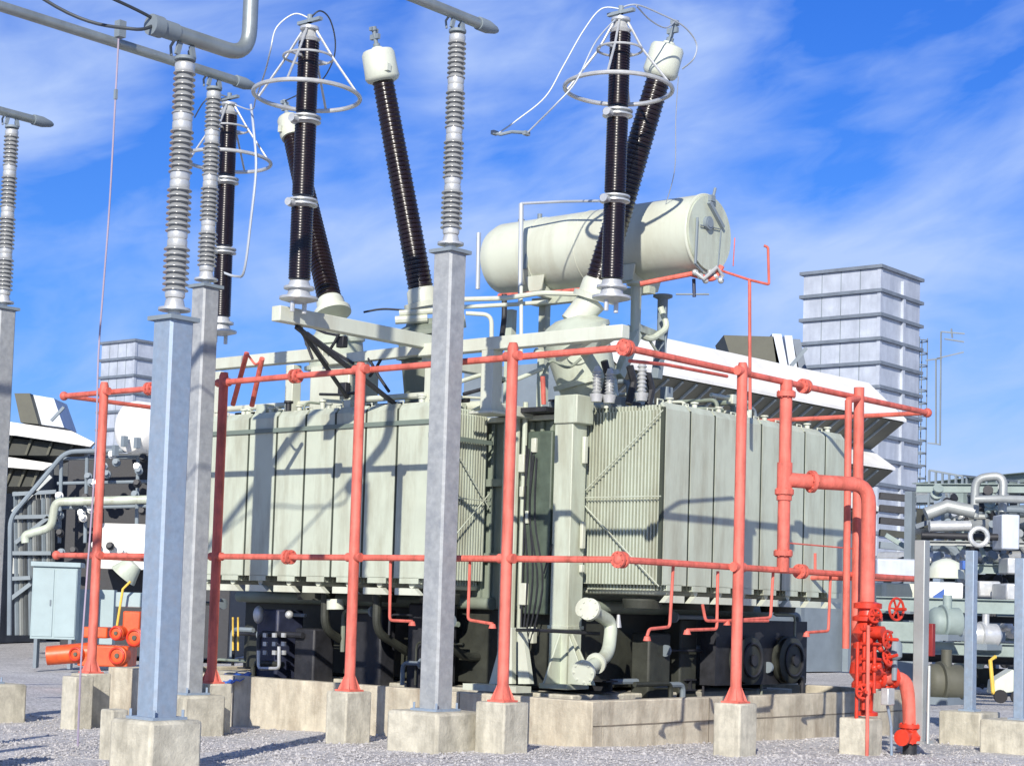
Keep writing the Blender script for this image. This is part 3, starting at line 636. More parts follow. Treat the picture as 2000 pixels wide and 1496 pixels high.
for k in range(34):
    a = w(rc.uniform(3.0, 6.4), rc.uniform(2.0, 3.6), rc.uniform(4.2, 4.8)); d_ = rc.choice([U3, V3, -V3]); b = a + d_ * rc.uniform(.3, 1.1)
    if k % 3: part(MB().tube([a, b, Vector((b.x, b.y, 4.12))], rc.uniform(.02, .05), 8, fil=.12), 'oil_pipe', M[rc.choice(['dark', 'slate', 'greendk', 'cream'])])
    else: part(MB().cb(a, .16, .12, rc.uniform(.08, .2)), 'junction_box', M[rc.choice(['bright', 'cream', 'slate'])], bev=.01)
for u in (3.2, 4.3, 5.4, 6.3): part(MB().lb(u, u + .9, 2.4, 3.4, 4.15, 4.55), 'cooler_box', M['dark'], bev=.02)
# low voltage bushings on the cover
for (x, y, h) in ((1165, 770, .30), (1190, 772, .28), (1253, 768, .36)):
    p = pt(x, y, 22.9); part(MB().lathe(p, Z3, [(-.1, .07), (0, .09)] + [(i * h / 7 + q, r) for i in range(7) for q, r in ((.01, .04), (.03, .065))] + [(h, .05), (h + .06, .03)], 16), 'small_bushing', M['bright'])
for (x, y) in ((1230, 715), (1180, 705), (1265, 730)):
    p = pt(x, y, 23.2); part(MB().tube([p, p - Z3 * .2 + U3 * .1, p - Z3 * .5], .05, 8), 'cable_sleeve', M['dark'])

# conservator
cR, cL = pt(1383, 457, 24.0), None
cL = cR + V3 * 3.75; ca = V3
cn = empty_part('conservator', cR, T)
m = MB(); rad = .535
m.lathe(cR, ca, [(0, rad - .015), (.02, rad), (3.45, rad), (3.52, rad), (3.66, rad * .9), (3.76, rad * .62), (3.81, rad * .3), (3.82, .001)], 56); part(m, 'shell', M['cream'], cn)
m = MB(); m.ring(cR + ca * .02, rad - .005, .018, ca, 56, 6); m.ring(cR + ca * 2.75, rad + .002, .008, ca, 56, 6); part(m, 'weld_band', M['cream'], cn)
m = MB(); m.disc(cR - ca * .02, ca, rad - .03, .03, 48); part(m, 'end_plate', M['green'], cn)
for sx_ in (1.15, 1.9): part(MB().ring(cR + ca * sx_, rad + .001, .006, ca, 56, 5), 'weld_seam', M['cream'], cn)
def onend(px, py): return hv(px, py, loc(cR)[1] - .06)
m = MB(); m.disc(onend(1383, 436), ca, .09, .06, 20); m.disc(onend(1383, 436) - ca * .03, ca, .065, .02, 20); part(m, 'oil_gauge', M['slate'], cn)
m = MB(); m.tube([onend(1362, 425), onend(1358, 515), onend(1372, 530)], .018, 8); m.tube([onend(1368, 440), onend(1408, 448), onend(1402, 520)], .01, 6); part(m, 'gauge_pipe', M['slate'], cn)
m = MB(); m.bar(onend(1385, 395), onend(1412, 445), .05, .05); m.cyl(onend(1390, 398), onend(1397, 368), .02, 8); m.cb(onend(1390, 388), .1, .06, .08); part(m, 'relief_valve', M['slate'], cn)
m = MB(); m.cyl(cR + ca * 2.95 + Z3 * .5, cR + ca * 2.95 + Z3 * .62, .035, 10); m.disc(cR + ca * 3.3 + Z3 * .55, Z3, .05, .06, 12); m.tube([cR + ca * 2.75 + U3 * -.5, cR + ca * 2.75 - U3 * .54 - Z3 * .3], .03, 6); part(m, 'filler_cap', M['slate'], cn)
for s in (1.02, 2.62):
    q = cR + ca * s
    m = MB(); m.prism([q - U3 * .42 - Z3 * .38, q + U3 * .42 - Z3 * .38, q + U3 * .30 - Z3 * .66, q - U3 * .30 - Z3 * .66], ca * .09)
    m.prism([q - U3 * .42 - Z3 * .38 - ca * .12, q - U3 * .42 - Z3 * .38 + ca * .22, q - U3 * .40 - Z3 * .60 + ca * .16, q - U3 * .40 - Z3 * .60 - ca * .06], U3 * .03); part(m, 'saddle', M['cream'], cn, bev=.006)
zc0 = cR.z - .62
for (px, py, Y, mm) in ((1243, 560, 24.3, 'green'), (1295, 565, 25.2, 'slate')):
    p = pt(px, py, Y)
    m = MB(); m.lathe(Vector((p.x, p.y, zc0 - .02)), -Z3, [(0, .14), (.03, .14), (.06, .075), (.75, .07)], 14)
    part(m, 'conservator_leg', M[mm], T)
p = pt(1243, 650, 24.3)
part(MB().bar(p, pt(1208, 735, 24.0), .13, .13), 'conservator_leg', M['green'], bev=.01)
part(MB().bar(pt(1295, 640, 25.2), pt(1282, 740, 25.2), .12, .12), 'conservator_leg', M['slate'], bev=.01)
part(MB().bar(pt(1243, 640, 24.3), pt(1295, 660, 25.2), .1, .1), 'conservator_leg', M['green'])
for (px, Y) in ((1065, 26), (1000, 27)):
    p = pt(px, 565, Y); m = MB(); m.bar(Vector((p.x, p.y, zc0)), Vector((p.x, p.y, 4.1)), .12, .12); part(m, 'conservator_leg', M['green'])
m = MB(); m.bar(cR + ca * .9 - Z3 * .68 , cR + ca * 3.0 - Z3 * .68, .14, .1); part(m, 'cradle_beam', M['green'])
pp([pt(1250, 555, 24), pt(1300, 545, 24), pt(1352, 535, 23.9)], .035, 'red', 'sprinkler_pipe'); pp([pt(975, 578, 25.8), pt(1080, 572, 25), pt(1180, 562, 24.2)], .035, 'red', 'sprinkler_pipe')
pp([pt(1350, 535, 23.9), pt(1395, 548, 23.8), pt(1410, 520, 23.8)], .04, 'red', 'sprinkler_pipe')
m = MB()
for k in range(6):
    p = pt(1358 + 10 * k, 532 + (k % 3) * 8, 23.8); m.ball(p, .045, 8); 
m.tube([pt(1355, 530, 23.8), pt(1375, 545, 23.75), pt(1400, 522, 23.7), pt(1412, 540, 23.8)], .03, 8)
part(m, 'breather_valve_set', M['bright'])
pp([pt(1320, 575, 24), pt(1385, 575, 24)], .014, 'slate'); pp([pt(1355, 545, 24), pt(1356, 580, 24)], .025, 'navy')
pp([pt(1290, 600, 24.8), pt(1305, 640, 24.8), pt(1270, 665, 24.6), pt(1225, 640, 24.4)], .045, 'green', 'oil_pipe')
pp([pt(1240, 620, 24.3), pt(1285, 690, 24.8)], .02, 'green'); pp([pt(1300, 690, 24.8), pt(1300, 600, 24.8)], .012, 'slate')

# ------------------------------------------------------------------ surge arresters
def arrester(base, top, Rr, r2, label):
    base, top = Vector(base), Vector(top); H = top.z - base.z
    t = empty('surge_arrester', base, label, 'surge arrester', 'surge arresters with grading rings')
    P = lambda f: base + (top - base) * f
    ax = (top - base).normalized(); Lh = (top - base).length
    m = MB(); m.lathe(base, ax, [(0, .10), (.04, .24), (.07, .24), (.08, .15), (.16, .13), (.17, .19), (.2, .19), (.21, .14), (.27, .12)], 22)
    m.build('base', M['bright'], t)
    m = MB(); m.tube([base - ax * .12 + U3 * .1, base + ax * .02 + U3 * .1], .03, 8); m.build('insulating_foot', M['bright'], t)
    MB().tube([base - ax * .12 - U3 * .1, base + ax * .02 - U3 * .1], .03, 8).build('insulating_foot', M['bright'], t)
    a0 = .27; seg = (Lh - .27 - .12) / 3
    for k in range(3):
        a = a0 + k * seg; r = .145 - .004 * k
        m = MB(); m.lathe(base, ax, sheds(a + .02, a + seg - .13, r * .96, r * .885, .034), 24); m.build('porcelain', M['brown'], t, ang=50)
        m = MB(); q = a + seg - .14
        m.lathe(base, ax, [(q, .12), (q + .03, .15), (q + .04, .19), (q + .06, .19), (q + .065, .135), (q + .09, .135), (q + .095, .19), (q + .115, .19), (q + .13, .12)] if k < 2 else [(q, .11), (q + .05, .14), (q + .08, .10), (q + .16, .07), (q + .17, .12), (q + .2, .12)], 20)
        fl = m.build('joint_flange', M['bright'], t)
        if k < 2: MB().lathe(base + ax * (q + .04) - Vector((.1, .15, 0)), Vector((-.5, -.8, .0)), [(0, .05), (.08, .045), (.1, .05)], 12).build('vent_hood', M['bright'], fl)
    cz = top - ax * (H * .262)
    m = MB(); m.ring(cz, Rr, .028, Z3 + U3 * .02, 48, 9); g = m.build('grading_ring', M['bright'], t)
    cz2 = top - ax * (H * .125)
    m = MB(); m.ring(cz2, r2, .016, Z3, 36, 8); m.build('grading_ring', M['bright'], t)
    for k in range(4):
        a = R(25 + 90 * k); dr = U3 * math.cos(a) + V3 * math.sin(a)
        MB().tube([top - ax * .05 + dr * .06, cz2 + dr * r2, cz + dr * Rr], .016, 7).build('ring_rod', M['bright'], t)
    m = MB(); m.bar(cz2 - U3 * r2, cz2 + U3 * r2, .03, .03); m.build('ring_spoke', M['bright'], t)
    m = MB(); m.bar(top - V3 * .2 + Z3 * .02, top + V3 * .2 + Z3 * .02, .06, .04); m.cyl(top, top + Z3 * .1, .035, 10); m.build('terminal', M['slate'], t)
    return t
A1b, A1t = pt(583, 592, 22.0), pt(605, 45, 22.0); A2b, A2t = pt(1194, 590, 22.0), pt(1213, 28, 22.0); A3b, A3t = pt(431, 655, 27.0), pt(448, 195, 27.0)
arrester(A1b, A1t, .66, .31, 'black surge arrester on the left cantilever beam, in front of the crossing bushing')
arrester(A2b, A2t, .67, .28, 'black surge arrester rising in front of the white cylindrical oil tank')
arrester(A3b, A3t, .66, .31, 'black surge arrester farthest left, just right of the paired grey columns')
def cable(pts, r=.0105, mm='wire', label='', name='conductor'):
    return tag(MB().tube(spline(pts, 7), r, 7).build(name, M[mm]), label, 'cable')
Y = 22
cable([A1t + Z3 * .05, pt(575, 28, Y), pt(540, 55, Y), pt(528, 100, Y), pt(518, 140, 22.5), pt(500, 192, 24), pt(490, 215, 26.5), pt(448, 200, 27)], label='pale conductor curving left off the top of the arrester with the big ring at left')
cable([A1t + Z3 * .05, pt(625, 22, Y), pt(645, 40, 22.5), pt(655, 85, 24), pt(648, 125, 26), pt(620, 165, 27), bt[2]], mm='wiredk', label='dark conductor looping over the arrester top down to the crossing bushing')
cable([A2t + Z3 * .06, pt(1175, 18, Y), pt(1140, 60, Y), pt(1100, 130, Y), pt(1065, 190, Y), pt(1010, 235, Y), pt(972, 262, Y)], label='upper pale conductor of the loose pair hanging left of the right arrester')
cable([A2t + Z3 * .0, pt(1165, 80, Y - .3), pt(1125, 160, Y - .5), pt(1085, 205, Y - .5), pt(1050, 240, Y - .3), pt(1028, 262, Y - .2)], label='lower pale conductor of the loose pair, ending at the longer clamp')
m = MB(); m.tube([pt(963, 260, Y), pt(978, 263, Y), pt(1000, 258, Y), pt(1032, 260, Y - .2)], .022, 8); m.cb(pt(966, 260, Y), .09, .05, .05); m.cb(pt(1028, 261, Y - .2), .09, .05, .05)
tag(m.build('spacer_clamp', M['slate']), 'short grey spacer clamp joining the two loose conductors in the sky', 'clamp')
cable([A2t + Z3 * .08, pt(1243, 10, Y), pt(1290, 28, 22.3), pt(1335, 52, 22.6), pt(1360, 85, 22.8), pt(1355, 115, 22.8), pt(1333, 135, 23)], label='pale conductor arching right from the right arrester over the pale bushing head')
cable([pt(1243, 12, Y), pt(1270, 40, 22.4), pt(1300, 55, 22.8), bt[3]], label='short pale conductor from the right arrester top to the bushing terminal')
cable([pt(1325, 150, 23), pt(1320, 230, 23.3), pt(1318, 330, 23.6), pt(1300, 400, 24)], r=.006, label='hair thin pale wire dropping from the right bushing towards the oil tank')
cable([pt(490, 205, 26.8), pt(496, 260, 26.6), pt(500, 330, 26.5), pt(490, 430, 26.5), pt(477, 528, 26.6), pt(462, 540, 26.8), pt(434, 532, 26.9)], r=.02, label='white conductor hanging down right of the farthest left arrester')
cable([A3t + Z3 * .03, pt(420, 185, 27), pt(398, 200, 27), pt(380, 230, 26.8)], mm='wiredk', label='dark conductor bowing left from the farthest arrester top')
# ------------------------------------------------------------------ red deluge pipework
G = empty('deluge_pipework', w(-1.35, -1.35, 0), 'red fire deluge pipe frame with two ring mains around the transformer', 'sprinkler pipe')
zu, zl = 4.37, 2.12
def gpart(mb, name, parent=G, m='red', bev=0): return mb.build(name, M[m], parent, bev)
K1, K2, K3, K4 = (-1.35, -1.35), (5.5, -1.35), (5.5, 8.52), (-1.35, 8.52)
for z in (zu, zl):
    m = MB()
    pts = [w(*K4, z), w(*K1, z), w(*K2, z)]
    m.tube(pts, .038, 10, fil=.06, seg=3)
    gpart(m, 'ring_main')
    for k in ((-1.35, -1.35), (-1.35, 3.75), (2.3, -1.35)) + (((-1.35, 6.6),) if z == zu else ()):
        p = w(*k, z); ax_ = V3 if k[0] < -1 and k[1] > -1 else U3
        for q in (-.035, .035): gpart(MB().flg(p + ax_ * q, ax_, .09, .035, 16), 'flange')
    m = MB(); m.ball(w(-1.35, -1.35, z), .075, 12); gpart(m, 'corner_joint')
gpart(MB().tube([w(*K4, zu), w(5.5, 8.52, zu), w(5.5, -1.35, zu)], .032, 8, fil=.06, seg=3), 'ring_main')
for k in (K2, K4): gpart(MB().ball(w(*k, zu), .065, 10), 'corner_joint'); gpart(MB().ball(w(*k, zl), .065, 10), 'corner_joint')
gpart(MB().tube([w(*K2, zl), w(5.5, .6, zl)], .032, 8), 'ring_main')
gpart(MB().tube([w(-1.35, 8.52, zl), w(.2, 8.52, zl)], .032, 8), 'ring_main')
def post(u, v, zt, zb, dv=(0, 0)):
    b = w(u, v, zb); p = empty_part('post', b, G); o = V3 if u < -1 else U3
    off = (-U3 if u < -1 else -V3) * .0
    m = MB(); m.lathe(b, Z3, [(0, .12), (.02, .12), (.03, .10), (.16, .068), (.18, .064), (zt - zb - .05, .062), (zt - zb, .045)], 18); gpart(m, 'pipe', p)
    m = MB(); m.cb(b + Z3 * .01, .24, .24, .02); gpart(m, 'base_plate', p)
    for a in (0, 90, 180, 270):
        dr = U3 * math.cos(R(a + 45)) + V3 * math.sin(R(a + 45)); q = b + Z3 * .02
        gpart(MB().prism([q + dr * .06, q + dr * .135, q + dr * .06 + Z3 * .17], dr.cross(Z3) * .01), 'gusset', p)
    for z in (zu, zl):
        if z < zt: gpart(MB().cyl(w(u, v, z) - o * .11, w(u, v, z) + o * .11, .055, 14), 'saddle', p)
    return p
def footing(u, v, a, b, zt, label):
    m = MB(); m.lb(u - a / 2, u + a / 2, v - b / 2, v + b / 2, -.8, zt); tag(m.build('pipe_footing', M['conc'], bev=.02), label, 'concrete footing', 'concrete footings under the red pipework')
OFF = -1.43
for (v, zt, fz, lb) in ((.15, 4.52, .55, 'concrete footing left of the bund corner, under the red post in the photo centre'), (2.53, 4.45, .54, 'slim concrete footing under the red post between two grey columns'),
                    (5.13, 4.50, .50, 'concrete footing half hidden behind the second left busbar support, under a red post'), (7.50, 4.50, .52, 'concrete footing under the leftmost red post')):
    of_ = -1.33 if v == 5.13 else OFF
    post(of_, v, zt, fz)
    footing(of_, v, .42, .42 if v < 1 else .34, fz, lb)
footing(-1.9, 7.15, .3, .3, .5, 'slender concrete footing just right of the leftmost red post')
for (u, zt, fz, lb) in ((.80, 4.47, .58, 'concrete footing in front of the right bund wall under a flared red post'),):
    post(u, OFF, zt, fz); footing(u, OFF, .36, .36, fz, lb)
pp2 = lambda pts, r, name='pipe', fil=.1, m='red', n=10, par=G: gpart(MB().tube(pts, r, n, fil=fil), name, par, m)
# tall pipe with its tee and the branch to the valve station
r1 = w(1.84, -1.38, 0)
pp2([w(1.84, -1.38, zu + .02), w(1.84, -1.38, zl - .02)], .075, 'riser', n=16)
for z in (4.22, 3.05, 2.32): gpart(MB().flg(w(1.84, -1.38, z), Z3, .115, .06, 18), 'flange')
br = w(2.75, -1.9, 3.18)
gpart(MB().cyl(w(1.84, -1.38, 2.95), w(1.84, -1.38, 3.4), .092, 16), 'tee')
pp2([w(1.84, -1.38, 3.2), w(2.0, -1.52, 3.19), w(2.80, -1.98, 3.19), w(2.80, -1.98, 1.55)], .088, 'branch_pipe', .24, n=18)
q = w(2.12, -1.585, 3.19)
gpart(MB().flg(q, w(2.8, -1.98, 0) - w(2.0, -1.52, 0), .135, .05, 18), 'flange')
pp2([w(3.55, -1.4, zu + .12), w(3.50, -1.45, .9)], .066, 'riser', n=14)
pp2([w(3.2, -1.45, zu - .08), w(3.15, -1.5, 1.2)], .045, 'riser', n=12); pp2([w(3.2, -1.45, zu - .08), w(3.5, -1.42, zu - .02)], .04, 'riser')
# spray droppers
def dropper(pts, noz=True):
    pp2(pts, .018, 'spray_dropper', .05, n=8)
    if noz: gpart(MB().cyl(pts[-1], pts[-1] - Z3 * .05, .03, 10, .045), 'spray_nozzle')
xU = lambda px, py: hu(px, py, -1.3); xV = lambda px, py: hv(px, py, -1.3)
dropper([xU(763, 1088), xU(761, 1211), xU(805, 1213)]); dropper([xU(918, 1090), xU(914, 1210), xU(962, 1218)])
dropper([xV(1315, 1104), xV(1308, 1224), xV(1268, 1228), xV(1264, 1242)]); dropper([xV(1402, 1115), xV(1400, 1228), xV(1342, 1230)])
dropper([xV(1510, 1118), xV(1505, 1206), xV(1420, 1212)]); dropper([xV(1622, 1125), xV(1618, 1232), xV(1575, 1235)]); dropper([xV(1592, 1120), xV(1592, 1080)], False)
dropper([xV(1372, 1180), xV(1378, 1212), xV(1500, 1212)], False)
for (a, b, c) in (((482, 690), (455, 790), 0), ((512, 700), (492, 792), 0)):
    pp2([hu(*a, -1.2), hu(*b, -.9)], .035, 'spray_arm', m='red')
pp2([hu(482, 690, -1.2), hu(500, 715, -1.2), hu(512, 700, -1.2)], .015, 'spray_arm')
pp2([hv(1230, 705, -1.3), hv(1300, 712, -1.1), hv(1420, 735, -1.0)], .02, 'spray_arm')
pp2([hv(1060, 735, 1.2), hv(1062, 790, 1.2)], .03, 'spray_arm')
# thin sprinkler mast by the oil tank
pa = pt(1465, 800, 23.2)
pp2([pt(1465, 800, 23.2), pt(1464, 545, 23.2)], .022, 'sprinkler_mast', n=8)
pp2([pt(1412, 530, 23.6), pt(1464, 547, 23.2), pt(1502, 556, 22.9), pt(1500, 483, 22.9), pt(1492, 480, 22.9)], .017, 'sprinkler_mast', .03, n=8)
pp2([pt(1435, 465, 23.9), pt(1432, 520, 23.8)], .008, 'sprinkler_mast', n=6)
# thin rail on the right and lamp rods
pp2([w(3.7, -1.35, 2.45), w(1.84, -1.35, 2.45)], .01, 'tie_rod', n=6)

# valve station: bottom of the branch, stacked bodies, hand wheels, gauges, bend down to the ground
D = empty('deluge_valve', w(2.75, -2.0, .6), 'red deluge valve assembly with hand wheels and gauges below the bent pipe', 'fire valve')
vp = lambda mb, name, mm='reddk', bev=0, par=D: mb.build(name, M[mm], par, bev)
o = w(2.78, -2.0, 0); P = lambda du, dv_, z: o + U3 * du + V3 * dv_ + Z3 * z
footing(2.62, -2.02, .38, .38, .40, 'concrete footing under the red deluge valve, beside the black stub pipe')
m = MB(); m.lathe(P(0, 0, .0), Z3, [(1.78, .09), (1.76, .17), (1.70, .17), (1.69, .11), (1.62, .12), (1.60, .18), (1.55, .18), (1.54, .12), (1.48, .15), (1.40, .19), (1.34, .13), (1.30, .1), (1.28, .17), (1.22, .17), (1.20, .11), (1.12, .12), (1.05, .19), (.92, .21), (.84, .15), (.80, .18), (.75, .18), (.74, .09), (.48, .08), (.46, .14), (.42, .14)], 22); vp(m, 'valve_body')
vp(MB().cyl(P(-.12, -.05, 1.42), P(-.12, -.28, 1.42), .075, 14), 'bonnet')
def wheel(c, axd, r, par=D):
    h = empty_part('hand_wheel', c, par); vp(MB().ring(c, r, .016, axd, 26, 7), 'rim', par=h); d = Vector(axd).normalized(); x = d.cross(Z3 + U3 * .1).normalized(); y = d.cross(x)
    m = MB()
    for k in range(3): a = k * math.pi / 3; e = (x * math.cos(a) + y * math.sin(a)) * r; m.bar(c - e, c + e, .018, .018)
    m.cyl(c - d * .03, c + d * .14, .02, 8); vp(m, 'spoke', par=h)
wheel(P(.12, -.32, 1.70), -V3 * 1 - U3 * .2, .13); wheel(P(-.15, -.35, 1.34), -V3, .10); wheel(P(-.22, -.22, 1.62), -U3 * .6 - V3, .08); wheel(P(-.05, -.30, 1.12), -V3 + Z3 * .3, .09); wheel(P(-.35, -.15, .72), -U3 - V3, .08)
for (a, b) in (((-.25, -.1, 1.5), (-.25, -.1, .5)), ((-.32, -.05, 1.3), (-.32, -.05, .0)), ((.2, -.15, 1.3), (.2, -.15, .95)), ((-.18, -.2, 1.25), (-.18, -.2, .7))):
    vp(MB().cyl(P(*a), P(*b), .022, 10), 'trim_pipe')
for z in (1.45, 1.28, 1.10, .95): vp(MB().tube([P(-.34, -.1, z), P(-.1, -.2, z), P(.24, -.2, z - .03)], .018, 8), 'trim_pipe')
for k in range(9):
    rq = random.Random(k); vp(MB().ball(P(rq.uniform(-.33, .25), rq.uniform(-.28, -.15), rq.uniform(.7, 1.5)), rq.uniform(.035, .06), 9), 'trim_fitting')
vp(MB().lathe(P(.22, -.25, 1.10), Z3, [(0, .06), (.03, .09), (.18, .09), (.24, .05), (.26, .02)], 16), 'gong', 'slate'); vp(MB().cyl(P(.22, -.25, 1.12), P(.22, -.25, .85), .035, 10), 'strainer', 'slate')
vp(MB().cb(P(.03, -.27, .66), .16, .1, .2), 'pressure_switch', 'bright', .01)
vp(MB().tube([P(.06, -.25, .55), P(.12, -.25, .42), P(.16, -.25, .3), P(.18, -.25, -.05)], .018, 8), 'conduit', 'galv')
# discharge bend to the underground main
m = MB(); m.tube([P(0, 0, .86), P(.25, -.16, .88), P(.44, -.28, .86), P(.49, -.31, .60), P(.50, -.32, .28)], .085, 16, fil=.16); vp(m, 'supply_bend', 'red')
for p, a in ((P(.15, -.09, .87), U3 - V3 * .6), (P(.30, -.19, .88), U3 - V3 * .6), (P(.50, -.32, .30), Z3), (P(.50, -.32, .12), Z3)): vp(MB().flg(p, a, .135, .045, 18), 'flange')
vp(MB().lathe(P(.50, -.32, .12), Z3, [(0, .14), (.06, .15), (.12, .1), (.2, .1)], 16), 'gate_body'); vp(MB().cyl(P(.50, -.32, .2), P(.28, -.34, .17), .08, 14), 'drain_branch'); vp(MB().disc(P(.27, -.34, .17), U3, .1, .04, 14), 'flange')
vp(MB().cyl(P(.50, -.32, .12), P(.50, -.32, -.4), .085, 16), 'ground_stub', 'dark')
vp(MB().cyl(P(-.34, -.2, 1.5), P(-.36, -.22, -.15), .022, 8), 'drain_pipe', 'red')

# grey green post beside it, slender footed posts to the right
def steel_post(x, y0, y1, Y, wd_, mm, label, foot=None, tw=None, name='steel_post'):
    b = pt(x[1], y1, Y); t_ = pt(x[0], y0, Y); base = Vector((b.x, b.y, b.z))
    e = empty(name, base, label, 'steel post')
    m = MB(); m.bar(base, Vector((b.x, b.y, t_.z)), wd_, wd_); m.build('shaft', M[mm], e, .01)
    MB().cb(base + Z3 * .01, wd_ + .1, wd_ + .1, .03).build('base_plate', M[mm], e)
    if foot:
        m = MB(); m.cb(Vector((b.x, b.y, base.z - .5)), foot, foot, 1.0); m.build('footing', M['conc'], e, .03)
    return e
steel_post((1803, 1058), 1058, 1448, 21.6, .13, 'pipegrey', 'pale grey green post right of the red valve', None) if False else None
steel_post((1803, 1796), 1055, 1450, 21.9, .14, 'pipegrey', 'pale grey post standing right behind the red bend')
steel_post((1900, 1894), 1075, 1388, 24.8, .13, 'galv', 'slim grey post on a square concrete footing at right', .62)
steel_post((2000, 1992), 1090, 1405, 23.0, .13, 'galv', 'grey post cut by the right picture edge on a pale footing', .75)
tag(MB().tube([pt(1812, 1390, 21.8), pt(1815, 1300, 21.8), pt(1812, 1452, 21.7)], .02, 8).build('conduit', M['pipegrey']), 'thin pale conduit beside the grey post at right', 'pipe')

# ------------------------------------------------------------------ exhaust stacks
def stack(c, a, b, z0, z1, sp, label, az):
    c = Vector(c); ua = Vector((math.sin(az), math.cos(az), 0)); va = Vector((-math.cos(az), math.sin(az), 0))
    t = empty('exhaust_stack', Vector((c.x, c.y, z0)), label, 'exhaust stack')
    o = Vector((c.x, c.y, z0)); MB().ob(o, ua * a, va * b, Z3 * (z1 - z0 - .05)).build('casing', M['stack'], t)
    n = int((z1 - z0) / sp)
    for i in range(n + 1):
        z = z1 - i * sp
        if i < n:
            for fr in (.25, .5, .75): MB().ob(Vector((c.x, c.y, z - sp)) - ua * .015 + va * (b * fr), ua * .03, va * .03, Z3 * (sp - .14)).build('panel_seam', M['slate'], t)
        MB().ob(Vector((c.x, c.y, z - .14)) - ua * .14 - va * .14, ua * (a + .28), va * (b + .28), Z3 * .14).build('stiffener_band', M['stackdk'], t)
    m = MB(); m.ob(o - va * .12 + ua * (a * .52), ua * .22, va * .12, Z3 * (z1 - z0 - .4)); m.build('corner_trim', M['stack'], t)
    MB().ob(o - va * .05 - ua * .05, ua * .16, va * .16, Z3 * (z1 - z0 - .2)).build('corner_trim', M['stack'], t)
    return t, ua, va, o
YS = 75
cs_ = pt(1720, 517, YS); ztop = cs_.z
st, ua, va, o = stack((cs_.x, cs_.y, 0), 3.75, 3.65, -.3, ztop, 1.02, 'tall square silver exhaust stack with dark bands, behind the transformer at right', R(38.5))
cs2 = pt(265, 662, 103); stack((cs2.x, cs2.y, 0), 4.0, 3.0, -.3, cs2.z, 1.02, 'distant banded grey stack seen between the left columns', R(38.5))
# caged ladder and platform on the stack
t = empty('caged_ladder', o + ua * 3.95, 'pale caged ladder climbing the right edge of the silver stack', 'ladder')
lb_ = o + ua * 4.0 + va * .6
m = MB(); zt_ = ztop - 2.2
for s in (0, .45): m.bar(lb_ - va * s, lb_ - va * s + Z3 * zt_, .09, .09)
z = .4
while z < zt_: m.bar(lb_ + Z3 * z, lb_ - va * .45 + Z3 * z, .04, .04); z += .4
m.build('ladder', M['slate'], t)
m = MB(); z = 2.5
while z < zt_:
    m.ring(lb_ - va * .22 + ua * .38 + Z3 * z, .42, .03, Z3, 16, 5); z += .55
for a in (-60, 0, 60):
    q = lb_ - va * .22 + ua * .38 + (ua * math.cos(R(a)) + va * math.sin(R(a))) * .42; m.bar(q + Z3 * 2.4, q + Z3 * zt_, .04, .04)
m.build('cage', M['slate'], t)
m = MB()
for (x0, y0, x1, y1) in ((1838, 648, 1884, 652), (1845, 662, 1883, 668), (1830, 700, 1882, 688), (1838, 648, 1836, 870), (1808, 704, 1840, 700), (1812, 865, 1836, 868), (1828, 700, 1828, 868), (1858, 642, 1860, 660)):
    m.bar(pt(x0, y0, YS + 1), pt(x1, y1, YS + 1), .06, .06)
m.build('side_bracket', M['slate'], t)

# ------------------------------------------------------------------ filter house with weather hoods, right
H = empty('filter_house', ptz(1771, 785, 9) * 1 - Z3 * 9, 'dark filter house with sloping white weather hoods behind the transformer', 'building')
a0, a1 = ptz(1380, 693, 9.15), ptz(1771, 785, 9.0); dH = (a1 - a0); dH.z = 0; dH.normalize(); nH = Vector((dH.y, -dH.x, 0))   # towards the yard
if nH.y > 0: nH = -nH
bk = -nH
def hood(p, q, th, pr, drop, name='weather_hood'):
    h = empty_part(name, p, H)
    m = MB(); m.prism([p, p + nH * pr - Z3 * drop, p + nH * pr - Z3 * (drop + th), p - Z3 * (th + .1)], q - p); m.build('sheet', M['white'], h)
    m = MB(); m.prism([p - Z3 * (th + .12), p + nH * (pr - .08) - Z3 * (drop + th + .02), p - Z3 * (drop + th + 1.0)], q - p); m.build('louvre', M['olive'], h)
    m = MB(); L_ = (q - p).length
    for k in range(int(L_ / .7)):
        o_ = p + (q - p).normalized() * (.3 + k * .7); m.bar(o_ + nH * (pr - .1) - Z3 * (drop + th + .06), o_ - Z3 * (drop + th + 1.04), .07, .07)
    m.build('rib', M['slate'], h)
a0 = a1 - dH * 20
body = MB(); body.ob(a1 - dH * 16 + bk * 1.9 - Z3 * 9.3, dH * 15.4, bk * 4, Z3 * 8.9); body.build('wall', M['slate'], H)
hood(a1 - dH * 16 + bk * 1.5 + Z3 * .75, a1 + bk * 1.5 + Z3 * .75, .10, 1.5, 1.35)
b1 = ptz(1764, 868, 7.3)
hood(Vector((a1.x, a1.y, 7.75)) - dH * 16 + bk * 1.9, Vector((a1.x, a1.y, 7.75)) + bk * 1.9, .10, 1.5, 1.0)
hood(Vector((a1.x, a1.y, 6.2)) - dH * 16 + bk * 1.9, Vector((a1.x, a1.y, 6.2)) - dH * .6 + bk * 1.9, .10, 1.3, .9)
for k in range(5):
    q = Vector((a1.x, a1.y, 0)) - dH * (1 + 3 * k) + bk * 1.6
    m = MB(); m.bar(q - Z3 * .3, q + Z3 * 8.9, .22, .22); m.build('stanchion', M['slate'], H)
